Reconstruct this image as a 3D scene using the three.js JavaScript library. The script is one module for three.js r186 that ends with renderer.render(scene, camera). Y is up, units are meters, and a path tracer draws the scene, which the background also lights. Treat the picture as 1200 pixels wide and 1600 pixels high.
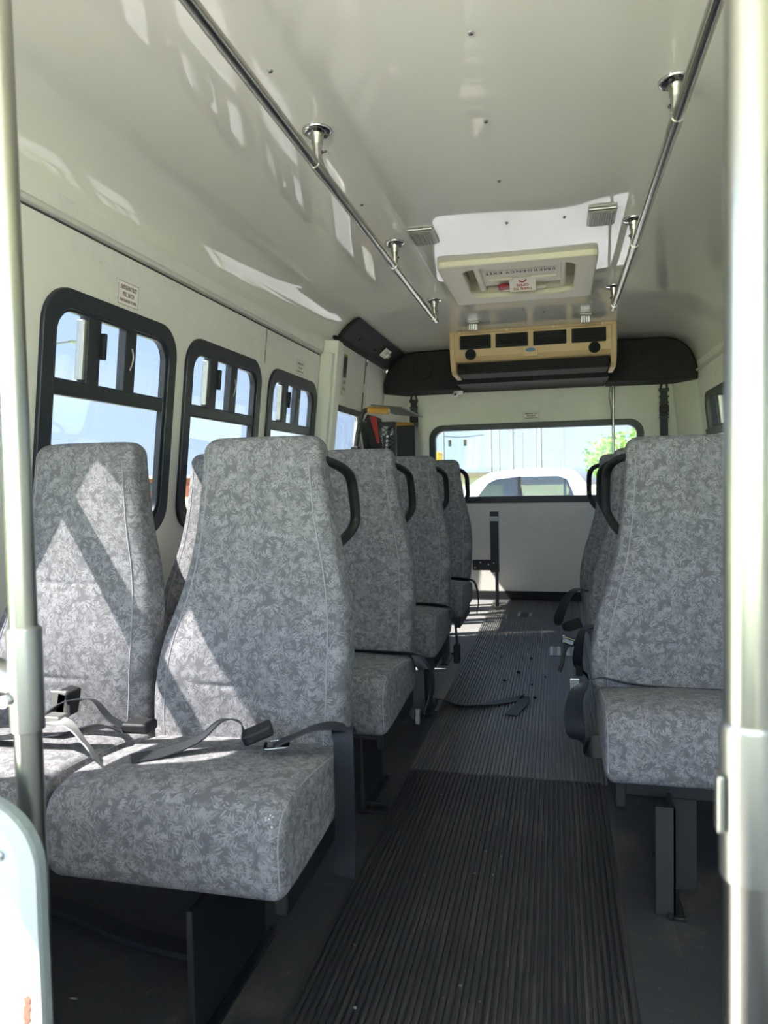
import * as THREE from 'three';
import { RoundedBoxGeometry } from 'three/addons/geometries/RoundedBoxGeometry.js';
import { mergeGeometries, toCreasedNormals } from 'three/addons/utils/BufferGeometryUtils.js';

// ------------------------------------------------------------------ camera, sky, sun, exposure
const scene = new THREE.Scene();
const renderer = new THREE.WebGLRenderer({ antialias: true });
renderer.toneMapping = THREE.LinearToneMapping;
renderer.toneMappingExposure = 1.15;
renderer.shadowMap.enabled = true;

const FOCAL = 1130;                                   // pixels in the 1200 x 1600 frame
const camera = new THREE.PerspectiveCamera(2 * Math.atan(800 / FOCAL) * 180 / Math.PI, 0.75, 0.05, 400);
camera.position.set(0.16, 0.98, 0);
{
  const d = new THREE.Vector3(869 - 600, 800 - 744, -FOCAL).normalize();          // the bus's long axis in camera axes
  const up = new THREE.Vector3(-Math.sin(0.01), Math.cos(0.01), 0);
  up.addScaledVector(d, -up.dot(d)).normalize();
  const right = new THREE.Vector3().crossVectors(d, up);
  const m = new THREE.Matrix4().set(right.x, right.y, right.z, 0, up.x, up.y, up.z, 0, -d.x, -d.y, -d.z, 0, 0, 0, 0, 1);
  camera.quaternion.setFromRotationMatrix(m);
}
camera.focus = 2.4;
camera.userData.fStop = 6.5;

const SKY = 5.9;
{
  const w = 512, h = 256, a = new Float32Array(w * h * 4);
  const n2 = (x, y) => Math.sin(x * 3 + Math.sin(y * 7 + x * 2)) * Math.sin(y * 11 + Math.sin(x * 5)) * 0.5 + Math.sin(x * 9 + y * 23) * 0.2 + Math.sin(x * 17 - y * 31) * 0.12;
  for (let j = 0; j < h; j++) for (let i = 0; i < w; i++) {
    const el = ((j + 0.5) / h - 0.5) * Math.PI, az = (i + 0.5) / w * 2 * Math.PI;
    const t = Math.pow(Math.max(0, Math.sin(el)), 0.55);
    let c = [0.62 + (0.30 - 0.62) * t, 0.76 + (0.50 - 0.76) * t, 0.94 + (0.92 - 0.94) * t];
    const cl = Math.max(0, Math.min(1, (n2(az, el * 2) - 0.15) * 1.2)) * 0.35;
    c = c.map((v) => v + (0.97 - v) * cl);
    if (el < 0) c = [0.4, 0.42, 0.4];
    for (let k = 0; k < 3; k++) a[(j * w + i) * 4 + k] = c[k] * SKY;
    a[(j * w + i) * 4 + 3] = 1;
  }
  const t = new THREE.DataTexture(a, w, h, THREE.RGBAFormat, THREE.FloatType);
  t.mapping = THREE.EquirectangularReflectionMapping; t.magFilter = THREE.LinearFilter; t.needsUpdate = true;
  scene.background = t;
}
const sun = new THREE.DirectionalLight(0xfff4e6, 82);
sun.position.set(-0.70 * 20, 20, 0.28 * 20);
sun.castShadow = true; sun.shadow.mapSize.set(4096, 4096);
Object.assign(sun.shadow.camera, { left: -9, right: 9, top: 9, bottom: -9, near: 1, far: 60 });
scene.add(sun, sun.target);

// ------------------------------------------------------------------ helpers
let seed = 7;
const rnd = () => { seed = (seed * 1664525 + 1013904223) >>> 0; return seed / 4294967296; };
const rr = (a, b) => a + (b - a) * rnd();
const V = (x, y, z) => new THREE.Vector3(x, y, z);
const taken = {};
function numbered(name) { const n = taken[name] = (taken[name] ?? -1) + 1; return n ? `${name}_${String(n).padStart(3, '0')}` : name; }
function mesh(name, geo, mat, parent) {
  const g = Array.isArray(geo) ? merge(geo) : geo;
  const m = new THREE.Mesh(g, mat); m.name = name; m.castShadow = m.receiveShadow = true;
  if (parent) parent.add(m);
  return m;
}
function merge(list) {
  return mergeGeometries(list.map((g) => { g = g.index ? g.toNonIndexed() : g; for (const k of Object.keys(g.attributes)) if (!['position', 'normal', 'uv'].includes(k)) g.deleteAttribute(k); return g; }));
}
function tag(o, label, category, group, kind) {
  o.userData.label = label; if (category) o.userData.category = category; if (group) o.userData.group = group; if (kind) o.userData.kind = kind;
  return o;
}
function thing(name, label, category, pos = [0, 0, 0], group, kind) {
  const g = new THREE.Group(); g.name = numbered(name); g.position.set(...pos); scene.add(g);
  return tag(g, label, category, group, kind);
}
function single(name, geo, mat, label, category, group, kind) {
  const m = mesh(numbered(name), geo, mat); scene.add(m); return tag(m, label, category, group, kind);
}
const rel = (g, o) => (Array.isArray(g) ? merge(g) : g).translate(-o[0], -o[1], -o[2]);
function box(x0, x1, y0, y1, z0, z1, r = 0.004) {
  const w = Math.abs(x1 - x0), h = Math.abs(y1 - y0), d = Math.abs(z1 - z0);
  const q = Math.min(r, w * 0.45, h * 0.45, d * 0.45);
  return new RoundedBoxGeometry(w, h, d, 2, q).translate((x0 + x1) / 2, (y0 + y1) / 2, (z0 + z1) / 2);
}
function tube(pts, r, seg = 48, rad = 12, smooth = true) {
  const p = pts.map((q) => V(...q));
  let c;
  if (p.length === 2) { c = new THREE.LineCurve3(p[0], p[1]); seg = 1; }
  else if (smooth) c = new THREE.CatmullRomCurve3(p, false, 'centripetal');
  else { c = new THREE.CurvePath(); for (let i = 0; i + 1 < p.length; i++) c.add(new THREE.LineCurve3(p[i], p[i + 1])); }
  const g = new THREE.TubeGeometry(c, seg, r, rad, false);
  const caps = [];
  for (const t of [0, 1]) {
    const at = c.getPointAt(t), dir = c.getTangentAt(t).multiplyScalar(t ? 1 : -1);
    const s = new THREE.CircleGeometry(r, rad); s.applyQuaternion(new THREE.Quaternion().setFromUnitVectors(V(0, 0, 1), dir)); s.translate(at.x, at.y, at.z); caps.push(s);
  }
  return merge([g, ...caps]);
}
function cyl(r0, r1, h, at, axis = 'y', seg = 24) {
  const g = new THREE.CylinderGeometry(r0, r1, h, seg);
  if (axis === 'x') g.rotateZ(Math.PI / 2); if (axis === 'z') g.rotateX(Math.PI / 2);
  return g.translate(...at);
}
function roundRect(u0, u1, v0, v1, r, path = new THREE.Shape()) {
  path.moveTo(u0 + r, v0); path.lineTo(u1 - r, v0); path.absarc(u1 - r, v0 + r, r, -Math.PI / 2, 0);
  path.lineTo(u1, v1 - r); path.absarc(u1 - r, v1 - r, r, 0, Math.PI / 2); path.lineTo(u0 + r, v1);
  path.absarc(u0 + r, v1 - r, r, Math.PI / 2, Math.PI); path.lineTo(u0, v0 + r); path.absarc(u0 + r, v0 + r, r, Math.PI, Math.PI * 1.5);
  return path;
}
const hole = (...a) => roundRect(...a, new THREE.Path());
function extrude(shape, depth, bevel = 0, steps = 10) {
  return new THREE.ExtrudeGeometry(shape, { depth: depth - 2 * bevel, bevelEnabled: bevel > 0, bevelThickness: bevel, bevelSize: bevel, bevelOffset: -bevel, bevelSegments: 2, curveSegments: steps }).translate(0, 0, bevel);
}
// shape in (u = -z, v = y) pushed out along x from x0
const alongX = (shape, x0, depth, bevel) => extrude(shape, depth, bevel).rotateY(Math.PI / 2).translate(x0, 0, 0);
const poly = (pts) => new THREE.Shape(pts.map(([a, b]) => new THREE.Vector2(a, b)));
function boxUV(geo, s = 1, ou = 0, ov = 0) {
  const g = geo.index ? geo.toNonIndexed() : geo, p = g.attributes.position, uv = new Float32Array(p.count * 2), a = V(0, 0, 0), b = V(0, 0, 0), c = V(0, 0, 0);
  for (let i = 0; i < p.count; i += 3) {
    a.fromBufferAttribute(p, i); b.fromBufferAttribute(p, i + 1); c.fromBufferAttribute(p, i + 2);
    const n = b.clone().sub(a).cross(c.clone().sub(a)), ax = Math.abs(n.x) * 0.9, ay = Math.abs(n.y), az = Math.abs(n.z);
    [a, b, c].forEach((q, k) => {
      const [u, v] = az >= ax && az >= ay ? [q.x, q.y] : ay >= ax ? [q.x, -q.z + 0.13] : [q.z + 0.21, q.y];
      uv[(i + k) * 2] = u * s + ou; uv[(i + k) * 2 + 1] = v * s + ov;
    });
  }
  g.setAttribute('uv', new THREE.BufferAttribute(uv, 2));
  return g;
}
// rings: arrays of the same number of points; closed round each ring, fans at both ends
function loft(rings) {
  const n = rings[0].length, pos = [], idx = [];
  for (const r of rings) for (const q of r) pos.push(q.x, q.y, q.z);
  for (let i = 0; i + 1 < rings.length; i++) for (let k = 0; k < n; k++) {
    const a = i * n + k, b = i * n + (k + 1) % n, c = a + n, d = b + n;
    idx.push(a, b, c, b, d, c);
  }
  for (const [i, flip] of [[0, 1], [rings.length - 1, 0]]) {
    const m = V(0, 0, 0); rings[i].forEach((q) => m.add(q)); m.divideScalar(n);
    const at = pos.length / 3; pos.push(m.x, m.y, m.z);
    for (let k = 0; k < n; k++) { const a = i * n + k, b = i * n + (k + 1) % n; flip ? idx.push(b, a, at) : idx.push(a, b, at); }
  }
  const g = new THREE.BufferGeometry();
  g.setAttribute('position', new THREE.Float32BufferAttribute(pos, 3)); g.setIndex(idx); g.computeVertexNormals();
  return g;
}
// strap: points [x, y, z, wx, wy, wz], (w = direction across the strap)
function strap(pts, width = 0.047, thick = 0.0028, n = 40) {
  const c = new THREE.CatmullRomCurve3(pts.map((p) => V(p[0], p[1], p[2])), false, 'centripetal');
  const w = new THREE.CatmullRomCurve3(pts.map((p) => V(p[3], p[4], p[5])), false, 'centripetal');
  const rings = [];
  for (let i = 0; i <= n; i++) {
    const t = i / n, p = c.getPoint(t), tg = c.getTangent(t), a = w.getPoint(t);
    a.addScaledVector(tg, -a.dot(tg)).normalize();
    const nn = V(0, 0, 0).crossVectors(tg, a).normalize(), ring = [];
    for (const [s, q] of [[-1, -1], [-0.5, -1], [0.5, -1], [1, -1], [1, 1], [0.5, 1], [-0.5, 1], [-1, 1]]) ring.push(p.clone().addScaledVector(a, s * width / 2).addScaledVector(nn, q * thick / 2));
    rings.push(ring);
  }
  return boxUV(toCreasedNormals(loft(rings), 0.7));
}

// ------------------------------------------------------------------ textures and materials
function canvasTex(w, h, draw, srgb = true) {
  const c = document.createElement('canvas'); c.width = w; c.height = h; draw(c.getContext('2d'), w, h);
  const t = new THREE.CanvasTexture(c); if (srgb) t.colorSpace = THREE.SRGBColorSpace; t.wrapS = t.wrapT = THREE.RepeatWrapping; t.magFilter = THREE.LinearFilter;
  return t;
}
function valueNoise(size, cells) {                       // tiling
  const g = new Float32Array(cells * cells).map(() => rnd()), f = (t) => t * t * (3 - 2 * t);
  return (x, y) => {
    const u = x / size * cells, v = y / size * cells, i = Math.floor(u), j = Math.floor(v), a = f(u - i), b = f(v - j);
    const q = (m, n) => g[((n % cells) + cells) % cells * cells + ((m % cells) + cells) % cells];
    return (q(i, j) * (1 - a) + q(i + 1, j) * a) * (1 - b) + (q(i, j + 1) * (1 - a) + q(i + 1, j + 1) * a) * b;
  };
}
function pixelTex(size, f, srgb = true) {
  const d = new Uint8Array(size * size * 4);
  for (let y = 0; y < size; y++) for (let x = 0; x < size; x++) { const c = f(x, y), o = (y * size + x) * 4; for (let k = 0; k < 3; k++) d[o + k] = Math.max(0, Math.min(255, c[k])); d[o + 3] = 255; }
  const t = new THREE.DataTexture(d, size, size); if (srgb) t.colorSpace = THREE.SRGBColorSpace; t.wrapS = t.wrapT = THREE.RepeatWrapping; t.magFilter = THREE.LinearFilter; t.minFilter = THREE.LinearMipmapLinearFilter; t.generateMipmaps = true; t.needsUpdate = true;
  return t;
}
const mat = (color, roughness = 0.6, metalness = 0, extra = {}) => new THREE.MeshPhysicalMaterial({ color, roughness, metalness, ...extra });

const FAB = 1 / 0.37;                                     // one tile of the cloth is 37 cm
const fabricTex = canvasTex(1024, 1024, (c, w, h) => {
  c.fillStyle = 'rgb(116,116,120)'; c.fillRect(0, 0, w, h);
  const tone = valueNoise(1024, 14);
  const leaf = (x, y, l, b, a) => {
    for (const ox of [-w, 0, w]) for (const oy of [-h, 0, h]) {
      if (x + ox < -80 || x + ox > w + 80 || y + oy < -80 || y + oy > h + 80) continue;
      c.save(); c.translate(x + ox, y + oy); c.rotate(a); c.beginPath(); c.moveTo(-l / 2, 0); c.bezierCurveTo(-l * 0.25, -b * 0.9, l * 0.3, -b, l / 2, -b * 0.1); c.bezierCurveTo(l * 0.3, b * 0.9, -l * 0.2, b * 0.7, -l / 2, 0); c.fill(); c.restore();
    }
  };
  const sprays = (n, lo, hi, alpha, l0, l1, b0, b1) => {
    for (let i = 0; i < n; i++) {
      const x = rr(0, w), y = rr(0, h), a = rr(0, 6.283), k = 2 + Math.floor(rr(0, 3)), g0 = lo + (hi - lo) * (0.5 * tone(x, y) + 0.5 * rnd());
      for (let m = 0; m < k; m++) { const g = g0 + rr(-6, 6), q = (m - (k - 1) / 2) * rr(11, 15); c.fillStyle = `rgba(${g},${g},${g + 3},${alpha})`; leaf(x - Math.sin(a) * q + rr(-5, 5), y + Math.cos(a) * q + rr(-5, 5), rr(l0, l1), rr(b0, b1), a + (m - 1) * 0.22); }
    }
  };
  sprays(650, 132, 146, 0.92, 32, 54, 6, 9); sprays(800, 146, 169, 0.92, 26, 46, 4.5, 7.5); sprays(420, 98, 114, 0.85, 14, 30, 2.5, 4.5);
});
const weave = pixelTex(128, (x, y) => { const v = 128 + 60 * Math.sin(x * Math.PI / 2) * Math.sin(y * Math.PI / 2) + rr(-40, 40); return [v, v, v]; }, false);
weave.repeat.set(6, 6);
const fabric = mat(0xdcdcdf, 0.9, 0, { map: fabricTex, bumpMap: weave, bumpScale: 0.0004, sheen: 0.3, sheenRoughness: 0.6 });
const pipingMat = mat(0x929298, 0.8);

const nA = valueNoise(512, 5), nB = valueNoise(512, 23), nC = valueNoise(512, 90);
const grime = (base, dust, amount, cut) => pixelTex(512, (x, y) => {
  const a = nA(x, y) * 0.55 + nB(x, y) * 0.3 + nC(x, y) * 0.15, k = Math.max(0, a - cut) * amount + (nC(x, y) > 0.94 ? 0.3 : 0);
  return base.map((b, i) => b + (dust[i] - b) * Math.min(1, k) + rr(-4, 4));
});
const streakNoise = (() => { const cx = 122, cy = 9, g = new Float32Array(cx * cy).map(() => rnd()), f = (t) => t * t * (3 - 2 * t); return (x, y) => { const u = x / 512 * cx, v = y / 512 * cy, i = Math.floor(u) % cx, j = Math.floor(v), b = f(v - j); return g[(j % cy) * cx + i] * (1 - b) + g[((j + 1) % cy) * cx + i] * b; }; })();
const ribbed = (base, dust, amount, cut) => pixelTex(512, (x, y) => {          // dust caught in long lines between the ribs
  const a = streakNoise(x, y) * 0.55 + nA(x, y) * 0.3 + nC(x, y) * 0.15, k = Math.max(0, a - cut) * amount + (nC(x, y) > 0.95 ? 0.2 : 0);
  return base.map((b, i) => b + (dust[i] - b) * Math.min(1, k) + rr(-4, 4));
});
const frontMatTex = ribbed([44, 45, 48], [118, 110, 96], 1.5, 0.55), rearMatTex = ribbed([88, 88, 89], [140, 135, 124], 1.4, 0.48), floorTex = grime([54, 55, 58], [118, 108, 92], 1.3, 0.5), sheetTex = grime([124, 124, 124], [148, 143, 132], 1.0, 0.45);
const roughTex = pixelTex(512, (x, y) => { const v = 120 + 100 * (nA(x, y) * 0.5 + nB(x, y) * 0.5) + rr(-10, 10); return [v, v, v]; }, false);
const wallTex = pixelTex(512, (x, y) => {
  const a = nB(x, y) * 0.6 + nC(x, y) * 0.4, s = 0.05 * nA(x, y) * a + (nC(x, y) > 0.965 && nA(x, y) > 0.6 ? 0.1 : 0), v = 1.02 - s;
  return [224 * v + rr(-2, 2), 222 * v + rr(-2, 2), 214 * v + rr(-2, 2)];
});
const frontMat = mat(0xffffff, 0.5, 0, { map: frontMatTex }), rearMat = mat(0xffffff, 0.42, 0, { map: rearMatTex }), floorMat = mat(0xffffff, 0.7, 0, { map: floorTex, roughnessMap: roughTex }), sheetMat = mat(0xffffff, 0.6, 0, { map: sheetTex });
const wallMat = mat(0xffffff, 0.42, 0, { map: wallTex });
const ceilMat = mat(0xe5e3d6, 0.022, 0, { ior: 1.65 });
const trimMat = mat(0xcac9bf, 0.4);
const frameMat = mat(0x1a212c, 0.42), blackPlastic = mat(0x131518, 0.62), blackSteel = mat(0x111316, 0.45, 0.0, { clearcoat: 0.3, clearcoatRoughness: 0.4 }), padBlack = mat(0x0f1114, 0.7);
const webbing = mat(0x1f2329, 0.5, 0, { bumpMap: weave, bumpScale: 0.0003, sheen: 0.5 });
const steel = mat(0xb4b2ab, 0.24, 1), chrome = mat(0xc9c9c6, 0.12, 1), zinc = mat(0xb8b8b4, 0.35, 1), poleSteel = mat(0xaaa9a3, 0.28, 1);
const tint = (r, g, b) => new THREE.Color().setRGB(Math.sqrt(r), Math.sqrt(g), Math.sqrt(b));   // each pane has two faces
const glass = mat(tint(0.19, 0.20, 0.21), 0.0, 0, { transmission: 1, thickness: 0, ior: 1.5, transparent: false });
const clearGlass = mat(0xf2f5f4, 0.0, 0, { transmission: 1, thickness: 0, ior: 1.5 });
const cream = mat(0xe3dcc4, 0.45), tan = mat(0xd6b98c, 0.5), white = mat(0xe8e8e4, 0.4), lens = mat(0xcfcdbf, 0.2, 0, { clearcoat: 0.5 });
const lampLens = mat(0x8f8d80, 0.3);
const darkHole = mat(0x050607, 0.8), gripTan = mat(0xb8883c, 0.7), red = mat(0xa3121a, 0.5), gunmetal = mat(0x5a5d60, 0.45, 0.6);

// ------------------------------------------------------------------ bus shell
const XL = -1.16, XR = 1.16, ZR = -5.86, ZF = 1.7, YC = 1.97;
const leftZ = [-1.19, -2.04, -2.815, -3.61], rightZ = [-0.32, -1.11, -1.90, -2.69, -3.48, -4.27, -5.06];
const HALF = 0.348, SILL = 0.80, W1 = 1.535, FIRST = { WW: 0.30, W0: 0.62, a1: 0.08, a2: -0.095, mw: 0.021 };   // the first left window is narrower

{ // floor
  const f = single('floor', boxUV(box(-1.42, 1.42, -0.06, 0, ZF, ZR - 0.06, 0.001), 0.9), floorMat, 'dark smooth bus floor under the seats beside the ribbed mats', 'floor', null, 'structure');
  mesh('floor_sheet', boxUV(box(-1.325, -0.333, 0, 0.002, -2.98, -5.78, 0.0005), 1.1), sheetMat, f);
  mesh('floor_sheet', boxUV(box(0.318, 1.325, 0, 0.002, -2.40, -5.78, 0.0005), 1.1), sheetMat, f);
  mesh('floor_strip', boxUV(box(0.298, 0.402, 0, 0.0022, 0.4, -2.38, 0.0008), 1.3), floorMat, f);
}
function ribMat(x0, x1, z0, z1, n, h, dip = 0) {
  const s = new THREE.Shape(), p = (x1 - x0) / n; s.moveTo(x0, 0);
  for (let i = 0; i < n; i++) {
    const a = x0 + i * p, hh = h + 0.0006 * Math.sin(i * 12.9);
    s.lineTo(a, 0.0012); s.lineTo(a + p * 0.36, 0.0012); s.lineTo(a + p * 0.44, hh); s.lineTo(a + p * 0.92, hh); s.lineTo(a + p, 0.0012);
  }
  s.lineTo(x1, 0);
  return boxUV(new THREE.ExtrudeGeometry(s, { depth: z0 - z1, bevelEnabled: false }).translate(0, 0, z1), 1.2);
}
single('floor_mat', ribMat(-0.335, 0.292, 1.2, -2.338, 46, 0.0078), frontMat, 'dark ribbed rubber aisle mat between the two front seats', 'mat');
single('floor_mat', ribMat(-0.33, 0.31, -2.342, -5.76, 48, 0.0072), rearMat, 'dusty grey ribbed rubber aisle mat running to the rear wall', 'mat');

{ // left side wall: windows, entry doorway, cab window, lift doorway
  const s = roundRect(-ZF, 5.9, -0.02, 2.05, 0.001);
  leftZ.forEach((z, i) => { const w = i ? HALF : FIRST.WW; s.holes.push(hole(-z - w + 0.012, -z + w - 0.012, (i ? SILL : FIRST.W0) + 0.012, W1 - 0.012, 0.1)); });
  s.holes.push(hole(-0.42, 0.45, 0.0, 1.6, 0.02), hole(-1.55, -0.55, 0.75, 1.7, 0.08), hole(4.12, 5.66, 0.02, 1.862, 0.01));
  const w = single('wall_left', boxUV(alongX(s, XL - 0.022, 0.022)), wallMat, 'off-white left side wall panel around the three windows', 'wall', null, 'structure');
  mesh('panel_seam', box(XL - 0.001, XL + 0.003, 1.54, 1.72, -3.20, -3.203, 0.001), mat(0x6a675f, 0.8), w);
  const r = roundRect(-ZF, 5.9, -0.02, 2.05, 0.001);
  for (const z of rightZ) r.holes.push(hole(-z - HALF + 0.012, -z + HALF - 0.012, SILL + 0.012, W1 - 0.012, 0.1));
  r.holes.push(hole(-1.55, -0.55, 0.75, 1.7, 0.08));
  single('wall_right', boxUV(alongX(r, XR, 0.05)), wallMat, 'off-white right side wall panel beside the right-hand seats', 'wall', null, 'structure');
  const b = roundRect(-1.42, 1.42, -0.06, 2.05, 0.001); b.holes.push(hole(-0.82, 0.79, 0.8, 1.385, 0.09));
  single('wall_rear', boxUV(extrude(b, 0.05).translate(0, 0, ZR - 0.05)), wallMat, 'off-white rear wall panel around the wide rear window', 'wall', null, 'structure');
  const f = roundRect(-1.42, 1.42, -0.06, 2.05, 0.001); f.holes.push(hole(-1.15, 1.15, 0.6, 1.9, 0.1));
  single('wall_front', boxUV(extrude(f, 0.05).translate(0, 0, ZF)), wallMat, 'front bulkhead around the windscreen behind the viewer', 'wall', null, 'structure');
  for (const [sd, what] of [[-1, 'left'], [1, 'right']]) {
    const c = poly([[sd * 1.165, 5.62], [sd * 1.165, 5.87], [sd * 1.02, 5.87], [sd * 1.03, 5.845]]);
    single('trim', extrude(c, 1.75).rotateX(-Math.PI / 2), wallMat, `off-white angled corner filler panel at the rear ${what} corner`, 'trim', null, 'structure').name = sd < 0 ? 'trim_1' : 'trim_2';
  }
  single('baseboard_rear', box(-1.18, 1.18, 0, 0.065, ZR, ZR + 0.02, 0.003), blackPlastic, 'black rubber baseboard along the foot of the rear wall', 'baseboard', null, 'structure');
}
{ // glossy ceiling with coved sides, a hole for the hatch
  const prof = [[-1.155, 1.705], [-1.15, 1.735], [-1.142, 1.77], [-1.13, 1.81], [-1.112, 1.85], [-1.088, 1.888], [-1.055, 1.922], [-1.015, 1.947], [-0.965, 1.962], [-0.9, 1.968]];
  const xs = []; for (let x = -0.84; x < -0.31; x += 0.06) xs.push(x); xs.push(-0.30); for (let x = -0.24; x < 0.25; x += 0.06) xs.push(x); xs.push(0.285); for (let x = 0.34; x < 0.86; x += 0.06) xs.push(x);
  const P = [...prof, ...xs.map((x) => [x, YC]), ...prof.slice().reverse().map(([x, y]) => [-x, y])];
  const zs = []; for (let z = ZF; z > ZR + 0.03; z -= 0.06) if (Math.abs(z + 3.38) > 0.03 && Math.abs(z + 3.98) > 0.03) zs.push(z);
  zs.push(-3.38, -3.98, ZR); zs.sort((a, b) => b - a);
  const pos = [], uv = [], idx = [];
  const wave = (x, z) => 0.45 * (0.0016 * Math.sin(x * 5.3 + 1.3 * Math.sin(z * 1.9)) * Math.cos(z * 3.1 + 0.7) + 0.0008 * Math.sin(x * 11 + z * 2.3) * Math.sin(z * 7.1 + x * 3) + 0.0003 * Math.sin(z * 13.7 + x * 5)) - 0.013 * Math.exp(-(((z + 3.68) / 0.42) ** 2) - (x / 0.5) ** 2);
  zs.forEach((z) => P.forEach(([x, y]) => { const w = wave(x, z), side = Math.max(0, Math.abs(x) - 0.98) / 0.17; pos.push(x - Math.sign(x) * w * side, y + w * (1 - 0.6 * side), z); uv.push(x, z); }));
  for (let j = 0; j + 1 < zs.length; j++) for (let i = 0; i + 1 < P.length; i++) {
    const cx = (P[i][0] + P[i + 1][0]) / 2, cz = (zs[j] + zs[j + 1]) / 2;
    if (cx < -1.112 && cz < -4.13 && cz > -5.66) continue;
    if (cx > -0.30 && cx < 0.285 && cz < -3.38 && cz > -3.98) continue;
    const a = j * P.length + i, b = a + 1, c = a + P.length, d = c + 1; idx.push(a, b, c, b, d, c);
  }
  const g = new THREE.BufferGeometry(); g.setAttribute('position', new THREE.Float32BufferAttribute(pos, 3)); g.setAttribute('uv', new THREE.Float32BufferAttribute(uv, 2)); g.setIndex(idx); g.computeVertexNormals();
  const c = single('ceiling', g, ceilMat, 'glossy off-white moulded ceiling with curved sides', 'ceiling', null, 'structure');
  mesh('roof_skin', box(-1.25, 1.25, 2.055, 2.1, ZF + 0.05, ZR - 0.06, 0.01), white, c);
  // screws along the ceiling joints
  for (const [x, z] of [[-0.015, -1.66], [-0.02, -2.07], [-0.016, -2.49], [-0.018, -2.9], [-0.5, -1.68], [-0.505, -2.12], [-0.51, -2.56], [0.50, -1.66], [0.49, -2.1], [0.5, -2.55], [-0.02, -1.25], [0.2, -2.9], [-0.02, -4.4], [0.1, -4.5]]) {
    const s = mesh('screw', new THREE.LatheGeometry([[0, 0.0045], [0.003, 0.0042], [0.006, 0.002], [0.007, 0]].map(([a, b]) => new THREE.Vector2(a, b)), 14).rotateX(Math.PI).translate(x, YC - 0.0005, z), zinc, c);
    mesh('slot', box(x - 0.004, x + 0.004, YC - 0.0062, YC - 0.0045, z - 0.0008, z + 0.0008, 0.0003), darkHole, s);
  }
}
{ // long trims where wall and cove meet
  const s = poly([[0, 0], [0.02, 0.004], [0.022, 0.014], [0.012, 0.026], [0, 0.03]]);
  const mk = (sd, z0, z1, n, label) => { const g = extrude(sd < 0 ? s : poly([[0, 0], [0, 0.03], [-0.012, 0.026], [-0.022, 0.014], [-0.02, 0.004]]), z0 - z1).translate(0, 0, z1); g.translate(sd * 1.154, 1.702, 0); single(n, g, trimMat, label, 'trim', null, 'structure'); };
  mk(-1, 0.0, -3.98, 'trim_3', 'narrow off-white moulding above the left windows'); mk(1, 0.0, -5.6, 'trim_4', 'narrow off-white moulding above the right windows');
  mesh('shadow_line', box(XL + 0.004, XL + 0.014, 1.6975, 1.7025, 0, -3.98, 0.001), mat(0x45433e, 0.8), scene.getObjectByName('trim_3'));  // dark strip coloured in for the shadow line and dirty gap under the moulding
  single('trim_5', [box(XL, XL + 0.075, 0, 1.72, -3.985, -4.04, 0.008), box(XL, XL + 0.09, 0, 1.80, -4.03, -4.13, 0.01)], wallMat, 'off-white pillar between the third left window and the lift door', 'pillar', null, 'structure');
}

// ------------------------------------------------------------------ windows
const winGroup = 'side windows with dark frames';
function sideWindow(n, side, zc, label, { WW = HALF, W0 = SILL, a1 = 0.115, a2 = -0.08, mw = 0.031 } = {}) {
  const X = side < 0 ? XL : XR, x0 = side < 0 ? X - 0.026 : X - 0.014, u = -zc;
  const g = thing(`window_${n}`, label, 'window', [X, W0, zc], null, 'structure');
  const o = [X, W0, zc], add = (name, geo, m, parent = g) => mesh(name, rel(geo, o), m, parent);
  const ring = roundRect(u - WW, u + WW, W0, W1, 0.11); ring.holes.push(hole(u - WW + 0.05, u + WW - 0.05, W0 + 0.05, W1 - 0.055, 0.075));
  const fr = add('frame', alongX(ring, x0, 0.04, 0.004), frameMat);
  const ring2 = roundRect(u - WW + 0.025, u + WW - 0.025, W0 + 0.025, W1 - 0.03, 0.09); ring2.holes.push(hole(u - WW + 0.064, u + WW - 0.064, W0 + 0.06, W1 - 0.062, 0.065));
  mesh('inner_lip', rel(alongX(ring2, X - 0.018, 0.024, 0.003), o), frameMat, fr);
  add('transom', box(X - 0.035, X + 0.004, 1.235, 1.283, zc - WW + 0.04, zc + WW - 0.04, 0.006), frameMat);
  const m1 = zc + a1, m2 = zc + a2;
  add('mullion', box(X - 0.03, X + 0.004, 1.27, W1 - 0.05, m1 + mw, m1 - mw, 0.004), frameMat);
  const mu = add('mullion', box(X - 0.03, X + 0.0, 1.27, W1 - 0.05, m2 + mw, m2 - mw, 0.004), frameMat);
  mesh('channel', rel(box(X - 0.028, X - 0.002, 1.29, W1 - 0.07, m1 + 0.045, m1 + 0.03, 0.002), o), zinc, g);
  mesh('latch', rel(box(X - 0.004, X + 0.016, 1.36, 1.44, m1 - 0.046, m1 - 0.03, 0.004), o), blackPlastic, g);
  mesh('pull', rel(tube([[X + 0.004, 1.35, m2 + 0.006], [X + 0.007, 1.39, m2 - 0.004], [X + 0.006, 1.42, m2 + 0.004]], 0.003, 12, 6), o), zinc, mu);
  for (const [a, b] of [[zc + WW - 0.05, m1 + 0.02], [m1 - 0.02, m2 + 0.02], [m2 - 0.02, zc - WW + 0.05]]) add('pane', box(X - 0.016, X - 0.013, 1.27, W1 - 0.05, a, b, 0.0001), glass);
  add('pane', box(X - 0.022, X - 0.019, W0 + 0.04, 1.25, zc + WW - 0.045, zc - WW + 0.045, 0.0001), glass);
  return g;
}
const leftLabels = ['side window beside the front left seat, hidden behind the near pole', 'nearest visible left window behind the sunlit front seat', 'middle left side window with dark frame', 'third left side window, beside the white pillar'];
leftZ.forEach((z, i) => sideWindow(i + 1, -1, z, leftLabels[i], i ? {} : FIRST));
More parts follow.
